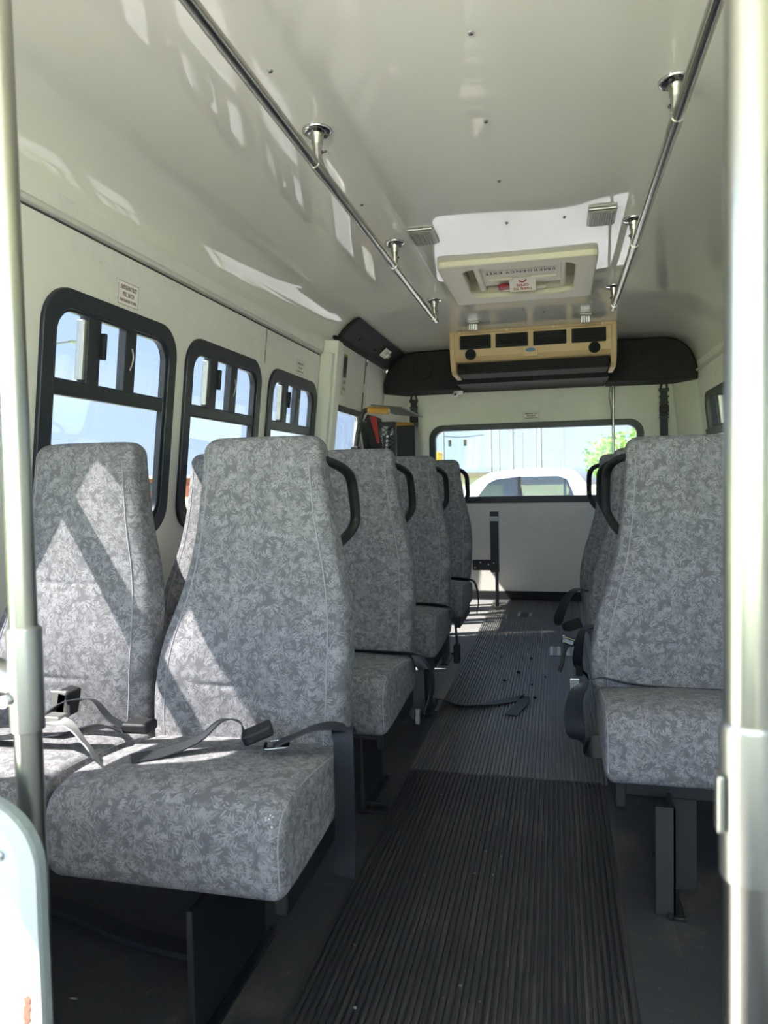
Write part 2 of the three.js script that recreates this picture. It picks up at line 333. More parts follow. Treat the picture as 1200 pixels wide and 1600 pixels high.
rightZ.forEach((z, i) => sideWindow(i + 5, 1, z, i === 6 ? 'rearmost right side window, above the right seat backs' : `right side window ${['beside the driver area', 'ahead of the front right seat', 'beside the front right seat', 'beside the middle right seat', 'beside the rearmost right seat', 'behind the rearmost right seat'][i]}`));
{
  const g = thing('window_12', 'wide rear window with rounded dark rubber frame', 'window', [0, 0.776, ZR], null, 'structure'), o = [0, 0.776, ZR];
  const ring = roundRect(-0.845, 0.815, 0.776, 1.41, 0.11); ring.holes.push(hole(-0.795, 0.765, 0.828, 1.362, 0.075));
  mesh('frame', rel(extrude(ring, 0.07, 0.005).translate(0, 0, ZR - 0.055), o), frameMat, g);
  mesh('pane', rel(box(-0.81, 0.78, 0.81, 1.38, ZR - 0.02, ZR - 0.016, 0.0001), o), mat(tint(0.205, 0.217, 0.227), 0, 0, { transmission: 1, thickness: 0, ior: 1.5 }), g);
  const w = thing('window_13', 'windscreen at the front of the bus behind the viewer', 'window', [0, 0.72, ZF], null, 'structure');
  mesh('pane', rel(box(-1.16, 1.16, 0.59, 1.91, ZF + 0.02, ZF + 0.024, 0.0001), [0, 0.72, ZF]), clearGlass, w);
}
// lift doors in the rear left wall
[[-4.125, -5.045, 'front leaf of the off-white lift door, next to the white pillar'], [-5.06, -5.655, 'rear leaf of the off-white lift door, next to the rear corner']].forEach(([z0, z1, label], i) => {
  const g = thing(`door_${i + 1}`, label, 'door', [-1.2, 0.02, (z0 + z1) / 2], null, 'structure'), o = [-1.2, 0.02, (z0 + z1) / 2];
  const s = roundRect(-z0, -z1, 0.02, 1.86, 0.01); s.holes.push(hole(-z0 + 0.075, -z1 - 0.075, 0.86, 1.44, 0.06));
  mesh('door_panel', rel(boxUV(alongX(s, -1.205, 0.035, 0.003)), o), wallMat, g);
  const f = roundRect(-z0 + 0.055, -z1 - 0.055, 0.84, 1.46, 0.08); f.holes.push(hole(-z0 + 0.095, -z1 - 0.095, 0.88, 1.42, 0.05));
  mesh('window_frame', rel(alongX(f, -1.18, 0.025, 0.003), o), frameMat, g);
  mesh('pane', rel(box(-1.19, -1.187, 0.86, 1.44, z0 - 0.07, z1 + 0.07, 0.0001), o), glass, g);
  mesh('edge_strip', rel(box(-1.17, -1.155, 0.03, 1.79, i ? z1 + 0.02 : z1 + 0.045, i ? z1 + 0.004 : z1 + 0.005, 0.003), o), trimMat, g);
  if (!i) for (const [y0, y1, z] of [[1.66, 1.85, z1 + 0.05], [1.6, 1.82, z1 + 0.012], [1.0, 1.6, z1 + 0.055]]) mesh('hinge_rod', rel(box(-1.17, -1.162, y0, y1, z, z - 0.009, 0.002), o), gunmetal, g);
});

// the side walls lean in towards the roof: turn all that is set in them about a line at 1.6 m
const lean = (o, side) => o.applyMatrix4(new THREE.Matrix4().makeTranslation(side * 1.16, 1.6, 0).multiply(new THREE.Matrix4().makeRotationZ(side * 0.11)).multiply(new THREE.Matrix4().makeTranslation(-side * 1.16, -1.6, 0)));
for (const o of [...scene.children]) {
  if (/^(wall_left|window_[1-4]|door_[12]|trim_1|trim_5)$/.test(o.name)) lean(o, -1);
  if (/^(wall_right|window_([5-9]|10|11)|trim_2)$/.test(o.name)) lean(o, 1);
}

// ------------------------------------------------------------------ seats
// half widths of a backrest: the left side flares out low down, the right side bulges at mid height
const HWL = [[0.33, 0.225], [0.40, 0.238], [0.48, 0.24], [0.56, 0.23], [0.63, 0.213], [0.70, 0.188], [0.78, 0.165], [0.88, 0.149], [1.0, 0.140], [1.06, 0.138], [1.2, 0.136]];
const HWR = [[0.33, 0.2], [0.40, 0.213], [0.50, 0.223], [0.60, 0.228], [0.69, 0.224], [0.78, 0.206], [0.88, 0.178], [1.0, 0.158], [1.06, 0.151], [1.2, 0.147]];
const lerpTab = (t, y) => { for (let i = 0; i + 1 < t.length; i++) if (y <= t[i + 1][0]) { let k = Math.max(0, (y - t[i][0]) / (t[i + 1][0] - t[i][0])); return t[i][1] + (t[i + 1][1] - t[i][1]) * k; } return t[t.length - 1][1]; };
const smoothTab = (t, y) => (lerpTab(t, y - 0.03) + lerpTab(t, y) * 2 + lerpTab(t, y + 0.03)) / 4;
const TOP = 1.085, zFront = (y) => 0.035 - 0.15 * (y - 0.4) + 0.02 * Math.exp(-(((y - 0.6) / 0.13) ** 2)), thick = (y) => 0.125 - 0.05 * (y - 0.4);
function backPoint(y, ang, inset = 0) {
  const w = smoothTab(Math.cos(ang) < 0 ? HWL : HWR, y) - inset, th = thick(y) / 2 - inset * 0.8, zc = zFront(y) - thick(y) / 2;
  const c = Math.cos(ang), s = Math.sin(ang), e = 2 / 5;
  const x = w * Math.sign(c) * Math.abs(c) ** e; let z = th * Math.sign(s) * Math.abs(s) ** e;
  if (s > 0) z += 0.012 * (1 - (x / w) ** 2) * s;
  if (s > 0.3) for (const ys of [0.945, 0.75, 0.535]) z -= 0.0032 * Math.exp(-(((y - ys) / 0.006) ** 2)) * Math.max(0, 1 - (Math.abs(x + 0.01) / (w * 0.4)) ** 6);
  return V(x, y, zc + z);
}
function backGeo() {
  const N = 72, ys = [], rings = [];
  for (let y = 0.335; y < 1.05; y += [0.945, 0.75, 0.535].some((q) => Math.abs(y - q) < 0.02) ? 0.0035 : 0.014) ys.push([y, 0]);
  for (let k = 0; k <= 8; k++) { const a = k / 8 * Math.PI / 2; ys.push([1.05 + 0.035 * Math.sin(a), 0.034 * (1 - Math.cos(a))]); }
  ys.unshift([0.325, 0.012]);
  for (const [y, ins] of ys) { const ring = []; for (let k = 0; k < N; k++) ring.push(backPoint(y, -k / N * Math.PI * 2 + 0.02, ins)); rings.push(ring); }
  return boxUV(loft(rings), FAB);
}
const BACK = backGeo();
const edgeAng = Math.PI * 0.285;
const backPiping = [1, -1].map((s) => { const p = []; for (let y = 0.345; y <= 1.05; y += 0.03) { const q = backPoint(y, s > 0 ? edgeAng : Math.PI - edgeAng); p.push([q.x, q.y, q.z + 0.0005]); } return tube(p, 0.0015, 60, 6); });
function cushionGeo(w, d) {
  const ctl = [[-0.045, 0.30], [0.1, 0.288], [d - 0.06, 0.278], [d - 0.014, 0.284], [d, 0.305], [d + 0.006, 0.36], [d + 0.002, 0.405], [d - 0.018, 0.432], [d - 0.06, 0.446], [d - 0.13, 0.446], [0.12, 0.428], [0.0, 0.408], [-0.045, 0.40], [-0.055, 0.37], [-0.055, 0.325]];
  const cv = new THREE.CatmullRomCurve3(ctl.map(([z, y]) => V(0, y, z)), true, 'centripetal'), N = 64, prof = [];
  for (let k = 0; k < N; k++) prof.push(cv.getPoint(k / N));
  const rings = [], mid = V(0, 0.362, d / 2 - 0.02), r = 0.022;
  const ring = (x, ins, crown) => rings.push(prof.map((p) => { const q = p.clone(); q.x = x; q.y += (mid.y - q.y) * ins / 0.08; q.z += (mid.z - q.z) * ins / (d / 2); if (q.y > 0.4) q.y += crown; return q; }));
  for (let k = 0; k <= 5; k++) { const a = k / 5 * Math.PI / 2; ring(-w / 2 + r * (1 - Math.sin(a)), r * (1 - Math.cos(a)) * 0 + r * (1 - Math.sin(a)) * 0, 0); }
  rings.length = 0;
  for (let k = 0; k <= 6; k++) { const a = k / 6 * Math.PI / 2; ring(-w / 2 + r * (1 - Math.cos(a)), r * (1 - Math.sin(a)), 0); }
  for (let k = 1; k < 14; k++) { const t = k / 14; ring(-w / 2 + r + (w - 2 * r) * t, 0, 0.009 * Math.sin(Math.PI * t)); }
  for (let k = 6; k >= 0; k--) { const a = k / 6 * Math.PI / 2; ring(w / 2 - r * (1 - Math.cos(a)), r * (1 - Math.sin(a)), 0); }
  return boxUV(loft(rings), FAB, 0.37, 0.11);
}
function cushionPiping(w, d) {
  return [1, -1].map((s) => tube([[0, 0.404], [0.12, 0.425], [d - 0.13, 0.441], [d - 0.06, 0.44], [d - 0.02, 0.427], [d - 0.003, 0.402], [d, 0.36], [d - 0.004, 0.31]].map(([z, y]) => [s * (w / 2 - 0.007), y - 0.003, z - 0.002]), 0.0016, 40, 6));
}
const cushCache = {};
const cush = (w, d) => cushCache[`${w} ${d}`] ??= [cushionGeo(w, d), cushionPiping(w, d)];

// side: -1 left, +1 right; ax, wx: centres of the aisle and window places
function busSeat(side, z0, o) {
  const gx = side * 0.72, g = thing('bus_seat', o.label, 'seat', [gx, 0, z0], 'patterned double bus seats');
  const D = o.depth ?? 0.40, mk = (name, geo, m, parent = g) => mesh(name, geo, m, parent);
  const places = [[o.ax, o.aw ?? 0.452], [o.wx, o.ww ?? 0.44]];
  places.forEach(([cx, w], i) => {
    const [cg, cp] = cush(w, D), c = mk('cushion', cg, fabric); c.position.x = cx - gx;
    cp.forEach((q) => mk('piping', q, pipingMat, c));
    const b = mk('backrest', BACK, fabric); b.position.x = cx - gx; b.scale.x = i ? 0.96 : 1;
    backPiping.forEach((q) => mk('piping', q, pipingMat, b));
    mk('back_shell', box(-0.13, 0.13, 0.36, 0.98, -0.135, -0.128, 0.002).rotateX(-0.12).translate(0, 0, 0.09), padBlack, b).visible = true;
  });
  // frame under the cushions
  const A = o.ax - side * 0.19 - gx, B = o.wx + side * 0.19 - gx;
  mk('seat_frame', [box(Math.min(A, B), Math.max(A, B), 0.236, 0.276, 0.0, 0.035), box(Math.min(A, B), Math.max(A, B), 0.236, 0.276, 0.27, 0.30), box(A - 0.012, A + 0.012, 0.215, 0.276, -0.1, 0.32), box(A - 0.008, A + 0.008, 0.235, 0.40, -0.13, -0.07), box(B - 0.012, B + 0.012, 0.215, 0.276, -0.1, 0.32), box(Math.min(A, B), Math.max(A, B), 0.25, 0.33, -0.115, -0.085)], blackSteel);
  // pedestal leg with foot plate
  const lx = o.legX - gx, t = o.legT ?? 0.014, lz0 = o.leg[0], lz1 = o.leg[1], nx = o.legTaper ?? 0;
  const ls = poly([[-lz0 + nx, 0.008], [-lz1 - nx, 0.008], [-lz1, 0.24], [-lz0, 0.24]]);
  const leg = mk('leg', o.channel ? [box(lx - 0.042, lx, 0.008, 0.25, lz0, lz0 - 0.006, 0.001), box(lx - 0.006, lx, 0.008, 0.25, lz0, lz0 - 0.11, 0.001), box(lx - 0.006, lx + 0.062, 0.008, 0.25, lz0 - 0.11, lz0 - 0.116, 0.001)] : alongX(ls, side < 0 ? lx - t : lx, t, 0.004), o.channel ? mat(0x2b2b2b, 0.5) : blackSteel);
  mk('foot_plate', box(lx - 0.02, lx + 0.02, 0, 0.008, lz0 + 0.005, (o.channel ? lz0 - 0.12 : lz1) - 0.005, 0.002), blackSteel, leg);
  for (const z of [lz0 + 0.012, lz1 - 0.012]) mk('bolt', cyl(0.008, 0.008, 0.008, [lx - side * -0.01 * 0 + (side < 0 ? 0.012 : -0.012), 0.012, z], 'y', 6), blackSteel, leg);
  mk('wall_bracket', box(side * 1.298 - gx, side * 1.12 - gx, 0.22, 0.28, 0.0, 0.3), blackSteel);
  // grab handle on the aisle side of the backrest
  const hx = o.ax - side * 0.15 - gx, hp = [[0.02, 1.03, -0.085], [0.004, 1.028, -0.115], [-0.01, 1.02, -0.145], [-0.022, 1.002, -0.195], [-0.026, 0.985, -0.215], [-0.027, 0.955, -0.23], [-0.027, 0.9, -0.248], [-0.026, 0.878, -0.248], [-0.021, 0.858, -0.232], [-0.008, 0.828, -0.17], [0, 0.818, -0.14], [0.02, 0.81, -0.1]];
  const hd = mk('grab_handle', tube(hp.map(([x, y, z]) => [x * side, y, z]), 0.011, 72, 12), blackPlastic); hd.scale.x = 1.2; hd.position.x = hx;
  return g;
}
const S = {};
S.L1 = busSeat(-1, -1.48, { label: 'front left double seat in sun and shadow with loose belts on its cushions', ax: -0.508, wx: -0.972, legX: -0.46, leg: [0.375, 0.06] });
S.L2 = busSeat(-1, -2.27, { label: 'second double seat from the front on the left side', ax: -0.52, wx: -0.972, legX: -0.40, leg: [0.25, 0.02] });
S.L3 = busSeat(-1, -3.14, { label: 'third left double seat, its slim leg beside the strap on the floor', ax: -0.525, wx: -0.972, legX: -0.37, leg: [0.22, 0.06], legTaper: 0.03 });
S.L4 = busSeat(-1, -3.97, { label: 'rearmost left double seat, beside the sun patches on the floor', ax: -0.525, wx: -0.972, legX: -0.42, leg: [0.25, 0.04] });
S.R1 = busSeat(1, -2.03, { label: 'front right double seat, partly behind the near right pole', ax: 0.487, wx: 0.93, legX: 0.407, leg: [0.38, 0.125], depth: 0.36, channel: true });
S.R2 = busSeat(1, -2.86, { label: 'middle right double seat just behind the front right seat', ax: 0.515, wx: 0.95, legX: 0.43, leg: [0.3, 0.08] });
S.R3 = busSeat(1, -3.66, { label: 'rearmost right double seat in front of the rear window', ax: 0.508, wx: 0.95, legX: 0.43, leg: [0.3, 0.08] });

// ------------------------------------------------------------------ seat belts (parts of their seats)
function belt(seat, pts, parts = [], width) {
  const p = S[seat].position, b = mesh('seat_belt', strap(pts.map(([x, y, z, ...w]) => [x - p.x, y, z - p.z, ...w]), width), webbing, S[seat]);
  for (const [name, geo, m] of parts) mesh(name, geo.translate(-p.x, 0, -p.z), m, b);
  return b;
}
function buckle(at, yaw, pitch = 0) { return new RoundedBoxGeometry(0.062, 0.022, 0.046, 3, 0.006).rotateZ(pitch).rotateY(yaw).translate(...at); }
function tongue(at, yaw, pitch = 0) {
  const s = roundRect(-0.026, 0.026, -0.026, 0.026, 0.01); s.holes.push(hole(-0.018, 0.004, -0.018, 0.018, 0.006));
  return extrude(s, 0.003, 0.0008).rotateX(-Math.PI / 2).rotateZ(pitch).rotateY(yaw).translate(...at);
}
// front left seat, aisle place
belt('L1', [[-0.64, 0.455, -1.215, 0.5, 0, 1], [-0.59, 0.457, -1.25, 0.5, 0, 1], [-0.54, 0.47, -1.30, 0.6, 0.1, 1], [-0.505, 0.498, -1.335, 0.7, 0.3, 1], [-0.475, 0.49, -1.35, 0.5, 0.4, 1], [-0.46, 0.462, -1.345, 0.3, 0.2, 1], [-0.435, 0.461, -1.34, 0.2, 0, 1]], [['buckle', buckle([-0.43, 0.476, -1.335], 0.45, 0.32), blackPlastic], ['tongue', tongue([-0.385, 0.458, -1.325], 0.3, 0.05), chrome]]);
belt('L1', [[-0.395, 0.457, -1.33, 0.2, 0, 1], [-0.36, 0.468, -1.345, 0.2, 0.1, 1], [-0.32, 0.482, -1.365, 0.3, 0.1, 1], [-0.285, 0.482, -1.385, 0.4, 0, 1], [-0.262, 0.474, -1.40, 0.5, 0, 1]], [], 0.048);
belt('L1', [[-0.27, 0.462, -1.42, 1, 0.1, 0.35], [-0.268, 0.476, -1.395, 1, 0.1, 0.35], [-0.262, 0.47, -1.372, 1, 0.1, 0.35], [-0.258, 0.43, -1.36, 1, 0.05, 0.35], [-0.256, 0.33, -1.355, 1, 0, 0.35], [-0.256, 0.24, -1.35, 1, 0, 0.3], [-0.257, 0.195, -1.342, 1, 0, 0.3]], [], 0.048);
// front left seat, window place: heap of belt and its stalk
belt('L1', [[-1.02, 0.46, -1.32, 0, 0.2, 1], [-0.95, 0.465, -1.33, 0.1, 0.3, 1], [-0.90, 0.50, -1.38, 0.3, 0.4, 1], [-0.85, 0.505, -1.39, 0.4, 0.3, 1], [-0.79, 0.475, -1.37, 0.2, 0.3, 1], [-0.74, 0.46, -1.36, 0, 0.2, 1]], [['buckle', buckle([-0.715, 0.463, -1.365], 0.05), blackPlastic]]);
belt('L1', [[-0.99, 0.462, -1.24, 0.1, 0.1, 1], [-0.91, 0.468, -1.25, 0.1, 0.2, 1], [-0.84, 0.465, -1.27, 0.2, 0.5, 1], [-0.78, 0.475, -1.31, 0.3, 0.6, 1], [-0.745, 0.462, -1.34, 0.3, 0.1, 1]], [['buckle', new RoundedBoxGeometry(0.03, 0.06, 0.05, 3, 0.006).rotateZ(-0.2).translate(-0.905, 0.5, -1.385), blackPlastic], ['belt_end', box(-0.93, -0.89, 0.47, 0.53, -1.36, -1.372, 0.003), zinc]]);
belt('L1', [[-0.875, 0.497, -1.28, 0.9, 0, 1], [-0.80, 0.5, -1.245, 0.9, 0, 1], [-0.73, 0.48, -1.205, 0.9, 0, 1], [-0.675, 0.462, -1.165, 0.9, 0, 1]], [['belt_end', box(-0.875, -0.835, 0.497, 0.508, -1.295, -1.262, 0.003), zinc]], 0.034).material = mat(0x7f8183, 0.35);
// second left seat
belt('L2', [[-0.72, 0.43, -2.225, 0, 0.6, 1], [-0.6, 0.432, -2.225, 0, 0.6, 1], [-0.45, 0.428, -2.225, 0, 0.6, 1], [-0.34, 0.424, -2.23, 0, 0.6, 1], [-0.285, 0.418, -2.26, 0, 0.3, 1]]);
belt('L2', [[-0.288, 0.40, -2.24, 0, 0, 1], [-0.265, 0.37, -2.32, 0, 0.2, 1], [-0.25, 0.31, -2.36, 0, 0.3, 1], [-0.255, 0.25, -2.35, 0, 0.3, 1], [-0.285, 0.20, -2.32, 0, 0, 1], [-0.32, 0.21, -2.30, 0, 0, 1]], [['buckle', box(-0.285, -0.268, 0.20, 0.25, -2.24, -2.225, 0.004), zinc]], 0.07);
// third left seat
belt('L3', [[-0.72, 0.43, -3.095, 0, 0.6, 1], [-0.5, 0.43, -3.095, 0, 0.6, 1], [-0.34, 0.425, -3.1, 0, 0.6, 1], [-0.288, 0.41, -3.12, 0, 0, 1], [-0.278, 0.35, -3.13, 0, 0, 1], [-0.274, 0.28, -3.15, 0, 0, 1], [-0.272, 0.24, -3.16, 0, 0, 1]], [['buckle', box(-0.288, -0.262, 0.165, 0.245, -3.185, -3.135, 0.005), blackPlastic]]);
// rearmost left seat
belt('L4', [[-0.7, 0.43, -3.925, 0, 0.6, 1], [-0.5, 0.43, -3.925, 0, 0.6, 1], [-0.34, 0.425, -3.93, 0, 0.6, 1], [-0.288, 0.41, -3.96, 0, 0, 1], [-0.27, 0.30, -4.03, 0, 0, 1], [-0.28, 0.22, -4.05, 0, 0, 1]]);
// front right seat
belt('R1', [[0.94, 0.415, -1.985, 0, 0.5, 1], [0.75, 0.417, -1.985, 0, 0.5, 1], [0.58, 0.42, -1.985, 0, 0.5, 1], [0.45, 0.42, -1.985, 0, 0.5, 1], [0.34, 0.43, -1.98, 0, 0.4, 1], [0.27, 0.445, -1.97, 0, 0.3, 1], [0.225, 0.435, -1.95, 0, 0.3, 1]], [['tongue', box(0.19, 0.215, 0.40, 0.445, -1.955, -1.95, 0.006), chrome]], 0.035);
belt('R1', [[0.225, 0.44, -1.94, 0.3, 0, 1], [0.205, 0.41, -1.92, 0.7, 0, 1], [0.198, 0.36, -1.91, 0.9, 0, 0.6], [0.205, 0.315, -1.90, 0.9, -0.3, 0.5], [0.235, 0.285, -1.90, 0.5, -0.8, 0.5], [0.285, 0.29, -1.90, 0, -0.8, 0.5]], [], 0.055);
// middle and rear right seats
belt('R2', [[0.31, 0.41, -2.83, 0, 0, 1], [0.255, 0.40, -2.80, 0.3, 0, 1], [0.235, 0.33, -2.78, 0.6, 0, 0.8], [0.235, 0.26, -2.78, 0.6, 0, 0.8], [0.27, 0.22, -2.8, 0.3, -0.5, 0.8]], [['buckle', box(0.225, 0.25, 0.235, 0.275, -2.765, -2.75, 0.004), blackPlastic], ['buckle', new RoundedBoxGeometry(0.055, 0.03, 0.03, 3, 0.008).rotateZ(-0.3).translate(0.2, 0.345, -2.85), chrome], ['tongue', tube([[0.2, 0.335, -2.85], [0.185, 0.30, -2.86], [0.175, 0.25, -2.87], [0.165, 0.22, -2.88]], 0.008, 12, 8), zinc]], 0.05);
belt('R3', [[0.31, 0.42, -3.63, 0, 0, 1], [0.25, 0.43, -3.6, 0.4, 0, 1], [0.205, 0.39, -3.58, 0.7, 0, 0.8], [0.175, 0.32, -3.57, 0.8, 0, 0.7], [0.165, 0.275, -3.57, 0.8, 0, 0.6], [0.20, 0.255, -3.57, 0.4, -0.6, 0.6], [0.27, 0.275, -3.58, 0, -0.6, 0.6]], [], 0.055);
// white tear at the front corner of the first cushion
{
  const p = S.L1.position, list = [];
  for (let i = 0; i < 14; i++) list.push(new THREE.IcosahedronGeometry(rr(0.001, 0.0026), 1).translate(-0.3 + rr(-0.012, 0.004) - p.x, rr(0.40, 0.436), -1.08 + rr(-0.012, 0.0) - p.z));
  tag(mesh('foam_tear', list, mat(0xd8d6d0, 0.9), S.L1), 'pale foam showing through a torn cushion corner');
}

// ------------------------------------------------------------------ loose straps and small things on the floor
single('floor_strap', strap([[-0.36, 0.03, -3.06, 0, 0.2, 1], [-0.31, 0.022, -3.05, 0, 0.4, 1], [-0.25, 0.011, -3.03, 0, 0.5, 1], [-0.16, 0.012, -3.06, 0.1, 0.2, 1], [-0.07, 0.011, -3.12, 0.2, 0, 1], [-0.015, 0.013, -3.165, 0.6, 0, 1], [0.012, 0.018, -3.165, 1, 0.1, 0.5], [0.012, 0.013, -3.12, 1, 0, 0.1], [-0.01, 0.0105, -3.03, 1, 0, -0.3], [-0.03, 0.010, -2.945, 1, 0, -0.3]], 0.05), webbing, 'black webbing strap lying folded across the ribbed aisle', 'strap');
single('floor_strap', strap([[-1.05, 0.012, -1.42, 0.2, 0, 1], [-0.94, 0.012, -1.40, 0.2, 0, 1], [-0.84, 0.014, -1.37, 0.2, 0, 1], [-0.75, 0.012, -1.345, 0.2, 0, 1], [-0.62, 0.012, -1.325, 0.1, 0, 1], [-0.55, 0.012, -1.32, 0.1, 0, 1]], 0.045, 0.012), webbing, 'black strap on the floor underneath the front left seat', 'strap');
single('floor_bracket', [box(-0.42, -0.33, 0, 0.006, -2.02, -2.06), box(-0.42, -0.335, 0.006, 0.02, -2.05, -2.056, 0.002)], blackSteel, 'small black bracket on the floor beside the hanging belt', 'bracket');
{
  const bits = [];
  for (let i = 0; i < 90; i++) {
    const z = -rr(1.2, 5.2), x = rr(-0.27, 0.22), s = rr(0.0012, 0.0038);
    bits.push(new THREE.IcosahedronGeometry(s, 0).scale(rr(0.7, 2), 0.6, rr(0.7, 1.6)).rotateY(rr(0, 6)).translate(x, 0.009, z));
  }
  single('crumbs', bits, mat(0x857e6f, 0.9), 'pale crumbs and grit scattered over the aisle floor', 'grit', null, 'stuff');
  const dark = [[-0.03, -3.6, 0.011], [-0.09, -3.45, 0.008], [0.02, -3.9, 0.007], [0.04, -3.4, 0.006], [0.06, -3.2, 0.007], [-0.14, -3.9, 0.005], [0.1, -3.55, 0.005]];
  dark.forEach(([x, z, s]) => single('pebble', new THREE.IcosahedronGeometry(s, 1).scale(1.4, 0.6, 1).rotateY(x * 40).translate(x, 0.0074 + s * 0.55, z), mat(0x1d1a18, 0.9), 'tiny dark clod lying on the rear aisle mat', 'clod', 'dark clods on the rear mat'));
}
// tie-down tracks
[[-0.065, -5.16, 0.11, 0.16, 'steel tie-down plate in the mat, nearest the rear wall'], [0.145, -4.1, 0.055, 0.2, 'slotted steel tie-down plate, left one of the pair beside the right seats'], [0.232, -4.1, 0.055, 0.2, 'slotted steel tie-down plate, right one of the pair beside the right seats']].forEach(([x, z, w, d, label], i) => {
  const g = thing('floor_anchor', label, 'anchor plate', [x, 0.005, z], 'tie-down plates in the floor');
  for (const s of i ? [-1, 1] : [-1, 1]) mesh('rail', box(s * w * 0.36 - 0.009, s * w * 0.36 + 0.009, 0, 0.004, -d / 2, d / 2, 0.001), zinc, g);
  mesh('slot', box(-w * 0.22, w * 0.22, 0, 0.0015, -d / 2, d / 2, 0.0005), darkHole, g);
  if (i) for (let k = 0; k < 6; k++) mesh('tooth', box(-w * 0.26, w * 0.26, 0.001, 0.0035, -d / 2 + 0.012 + k * 0.034, -d / 2 + 0.024 + k * 0.034, 0.001), zinc, g);
});

// ------------------------------------------------------------------ poles and modesty panel in the foreground
{
  const g = thing('grab_pole', 'out-of-focus steel pole at the left edge with a tee clamp', 'pole', [-0.445, 0, -0.715]);
  mesh('tube', cyl(0.0155, 0.0155, 1.955, [0, 0.98, 0], 'y', 40), poleSteel, g);
  const t = mesh('tee_clamp', [new THREE.LatheGeometry([[0.0157, -0.062], [0.019, -0.06], [0.0195, 0.058], [0.0157, 0.062]].map(([a, b]) => new THREE.Vector2(a, b)), 40).translate(0, 0.757, 0), tube([[0, 0.752, 0], [-0.03, 0.757, 0.0], [-0.075, 0.772, 0]], 0.0192, 16, 24)], zinc, g);
  mesh('bolt', cyl(0.007, 0.007, 0.008, [-0.012, 0.735, 0.021], 'z', 10), chrome, t);
  mesh('side_rail', tube([[-0.07, 0.771, 0], [-0.68, 0.8, 0]], 0.0155, 1, 24), poleSteel, g);
  mesh('floor_flange', cyl(0.03, 0.032, 0.01, [0, 0.005, 0], 'y', 30), zinc, g);
  mesh('ceiling_flange', cyl(0.03, 0.03, 0.01, [0, 1.962, 0], 'y', 30), zinc, g);
  const q = thing('grab_pole', 'bright out-of-focus steel pole along the right edge with a sleeve joint', 'pole', [0.286, 0, -0.53]);
  mesh('tube', cyl(0.0155, 0.0155, 1.955, [0, 0.98, 0], 'y', 40), poleSteel, q);
  mesh('sleeve', new THREE.LatheGeometry([[0.0157, 0.70], [0.0182, 0.702], [0.0185, 0.806], [0.0157, 0.81]].map(([a, b]) => new THREE.Vector2(a, b)), 40), zinc, q);
  mesh('latch_tab', box(-0.022, -0.017, 0.735, 0.775, 0.0, 0.012, 0.002), zinc, q);
  mesh('floor_flange', cyl(0.03, 0.032, 0.01, [0, 0.005, 0], 'y', 30), zinc, q);
  mesh('ceiling_flange', cyl(0.03, 0.03, 0.01, [0, 1.962, 0], 'y', 30), zinc, q);

  const m = thing('modesty_panel', 'white entry panel with rounded metal-edged corner at lower left', 'panel', [-0.75, 0, -0.66]), X = -0.75;
  const s = new THREE.Shape(); const x0 = -1.12 - X, x1 = -0.391 - X, r = 0.075, y1 = 0.638, y0 = 0.07;
  s.moveTo(x0, y0); s.lineTo(x1, y0); s.lineTo(x1, y1 - r); s.absarc(x1 - r, y1 - r, r, 0, Math.PI / 2); s.lineTo(x0, y1);
  mesh('board', extrude(s, 0.012, 0.001).translate(0, 0, -0.006), mat(0xa3adb4, 0.35), m);
  const e = []; e.push([x1, y0, 0]); for (const y of [0.2, 0.4, 0.5]) e.push([x1, y, 0]); for (let k = 0; k <= 8; k++) { const a = k / 8 * Math.PI / 2; e.push([x1 - r + r * Math.cos(a), y1 - r + r * Math.sin(a), 0]); } for (const x of [x1 - 0.2, x1 - 0.4, x0]) e.push([x, y1, 0]);
  const cv = new THREE.CatmullRomCurve3(e.map((p) => V(...p)), false, 'centripetal'), rings = [];
  for (let i = 0; i <= 90; i++) { const p = cv.getPoint(i / 90), t = cv.getTangent(i / 90), n = V(t.y, -t.x, 0); rings.push([[-0.02, 0.0085], [0.001, 0.0085], [0.004, 0.005], [0.004, -0.005], [0.001, -0.0085], [-0.02, -0.0085]].map(([a, b]) => V(p.x + n.x * a, p.y + n.y * a, b))); }
  mesh('edge_trim', toCreasedNormals(loft(rings), 0.8), mat(0x96a0a0, 0.45, 0.2), m);
  mesh('rivet', new THREE.SphereGeometry(0.006, 14, 8).scale(1, 1, 0.5).translate(-0.437 - X, 0.577, 0.007), zinc, m);
  const rust = []; for (let i = 0; i < 26; i++) rust.push(new THREE.IcosahedronGeometry(rr(0.002, 0.004), 1).scale(1, 1.3, 0.12).translate(x1 - 0.017 + rr(-0.0035, 0.0035), rr(0.388, 0.425), 0.0086));
  tag(mesh('rust_spot', rust, mat(0x5a3d30, 0.9), m), 'brown rust spot on the metal edge');
  mesh('foot', [cyl(0.016, 0.016, 0.07, [x0 + 0.05, 0.035, 0]), cyl(0.016, 0.016, 0.07, [x1 - 0.05, 0.035, 0])], zinc, m);
}

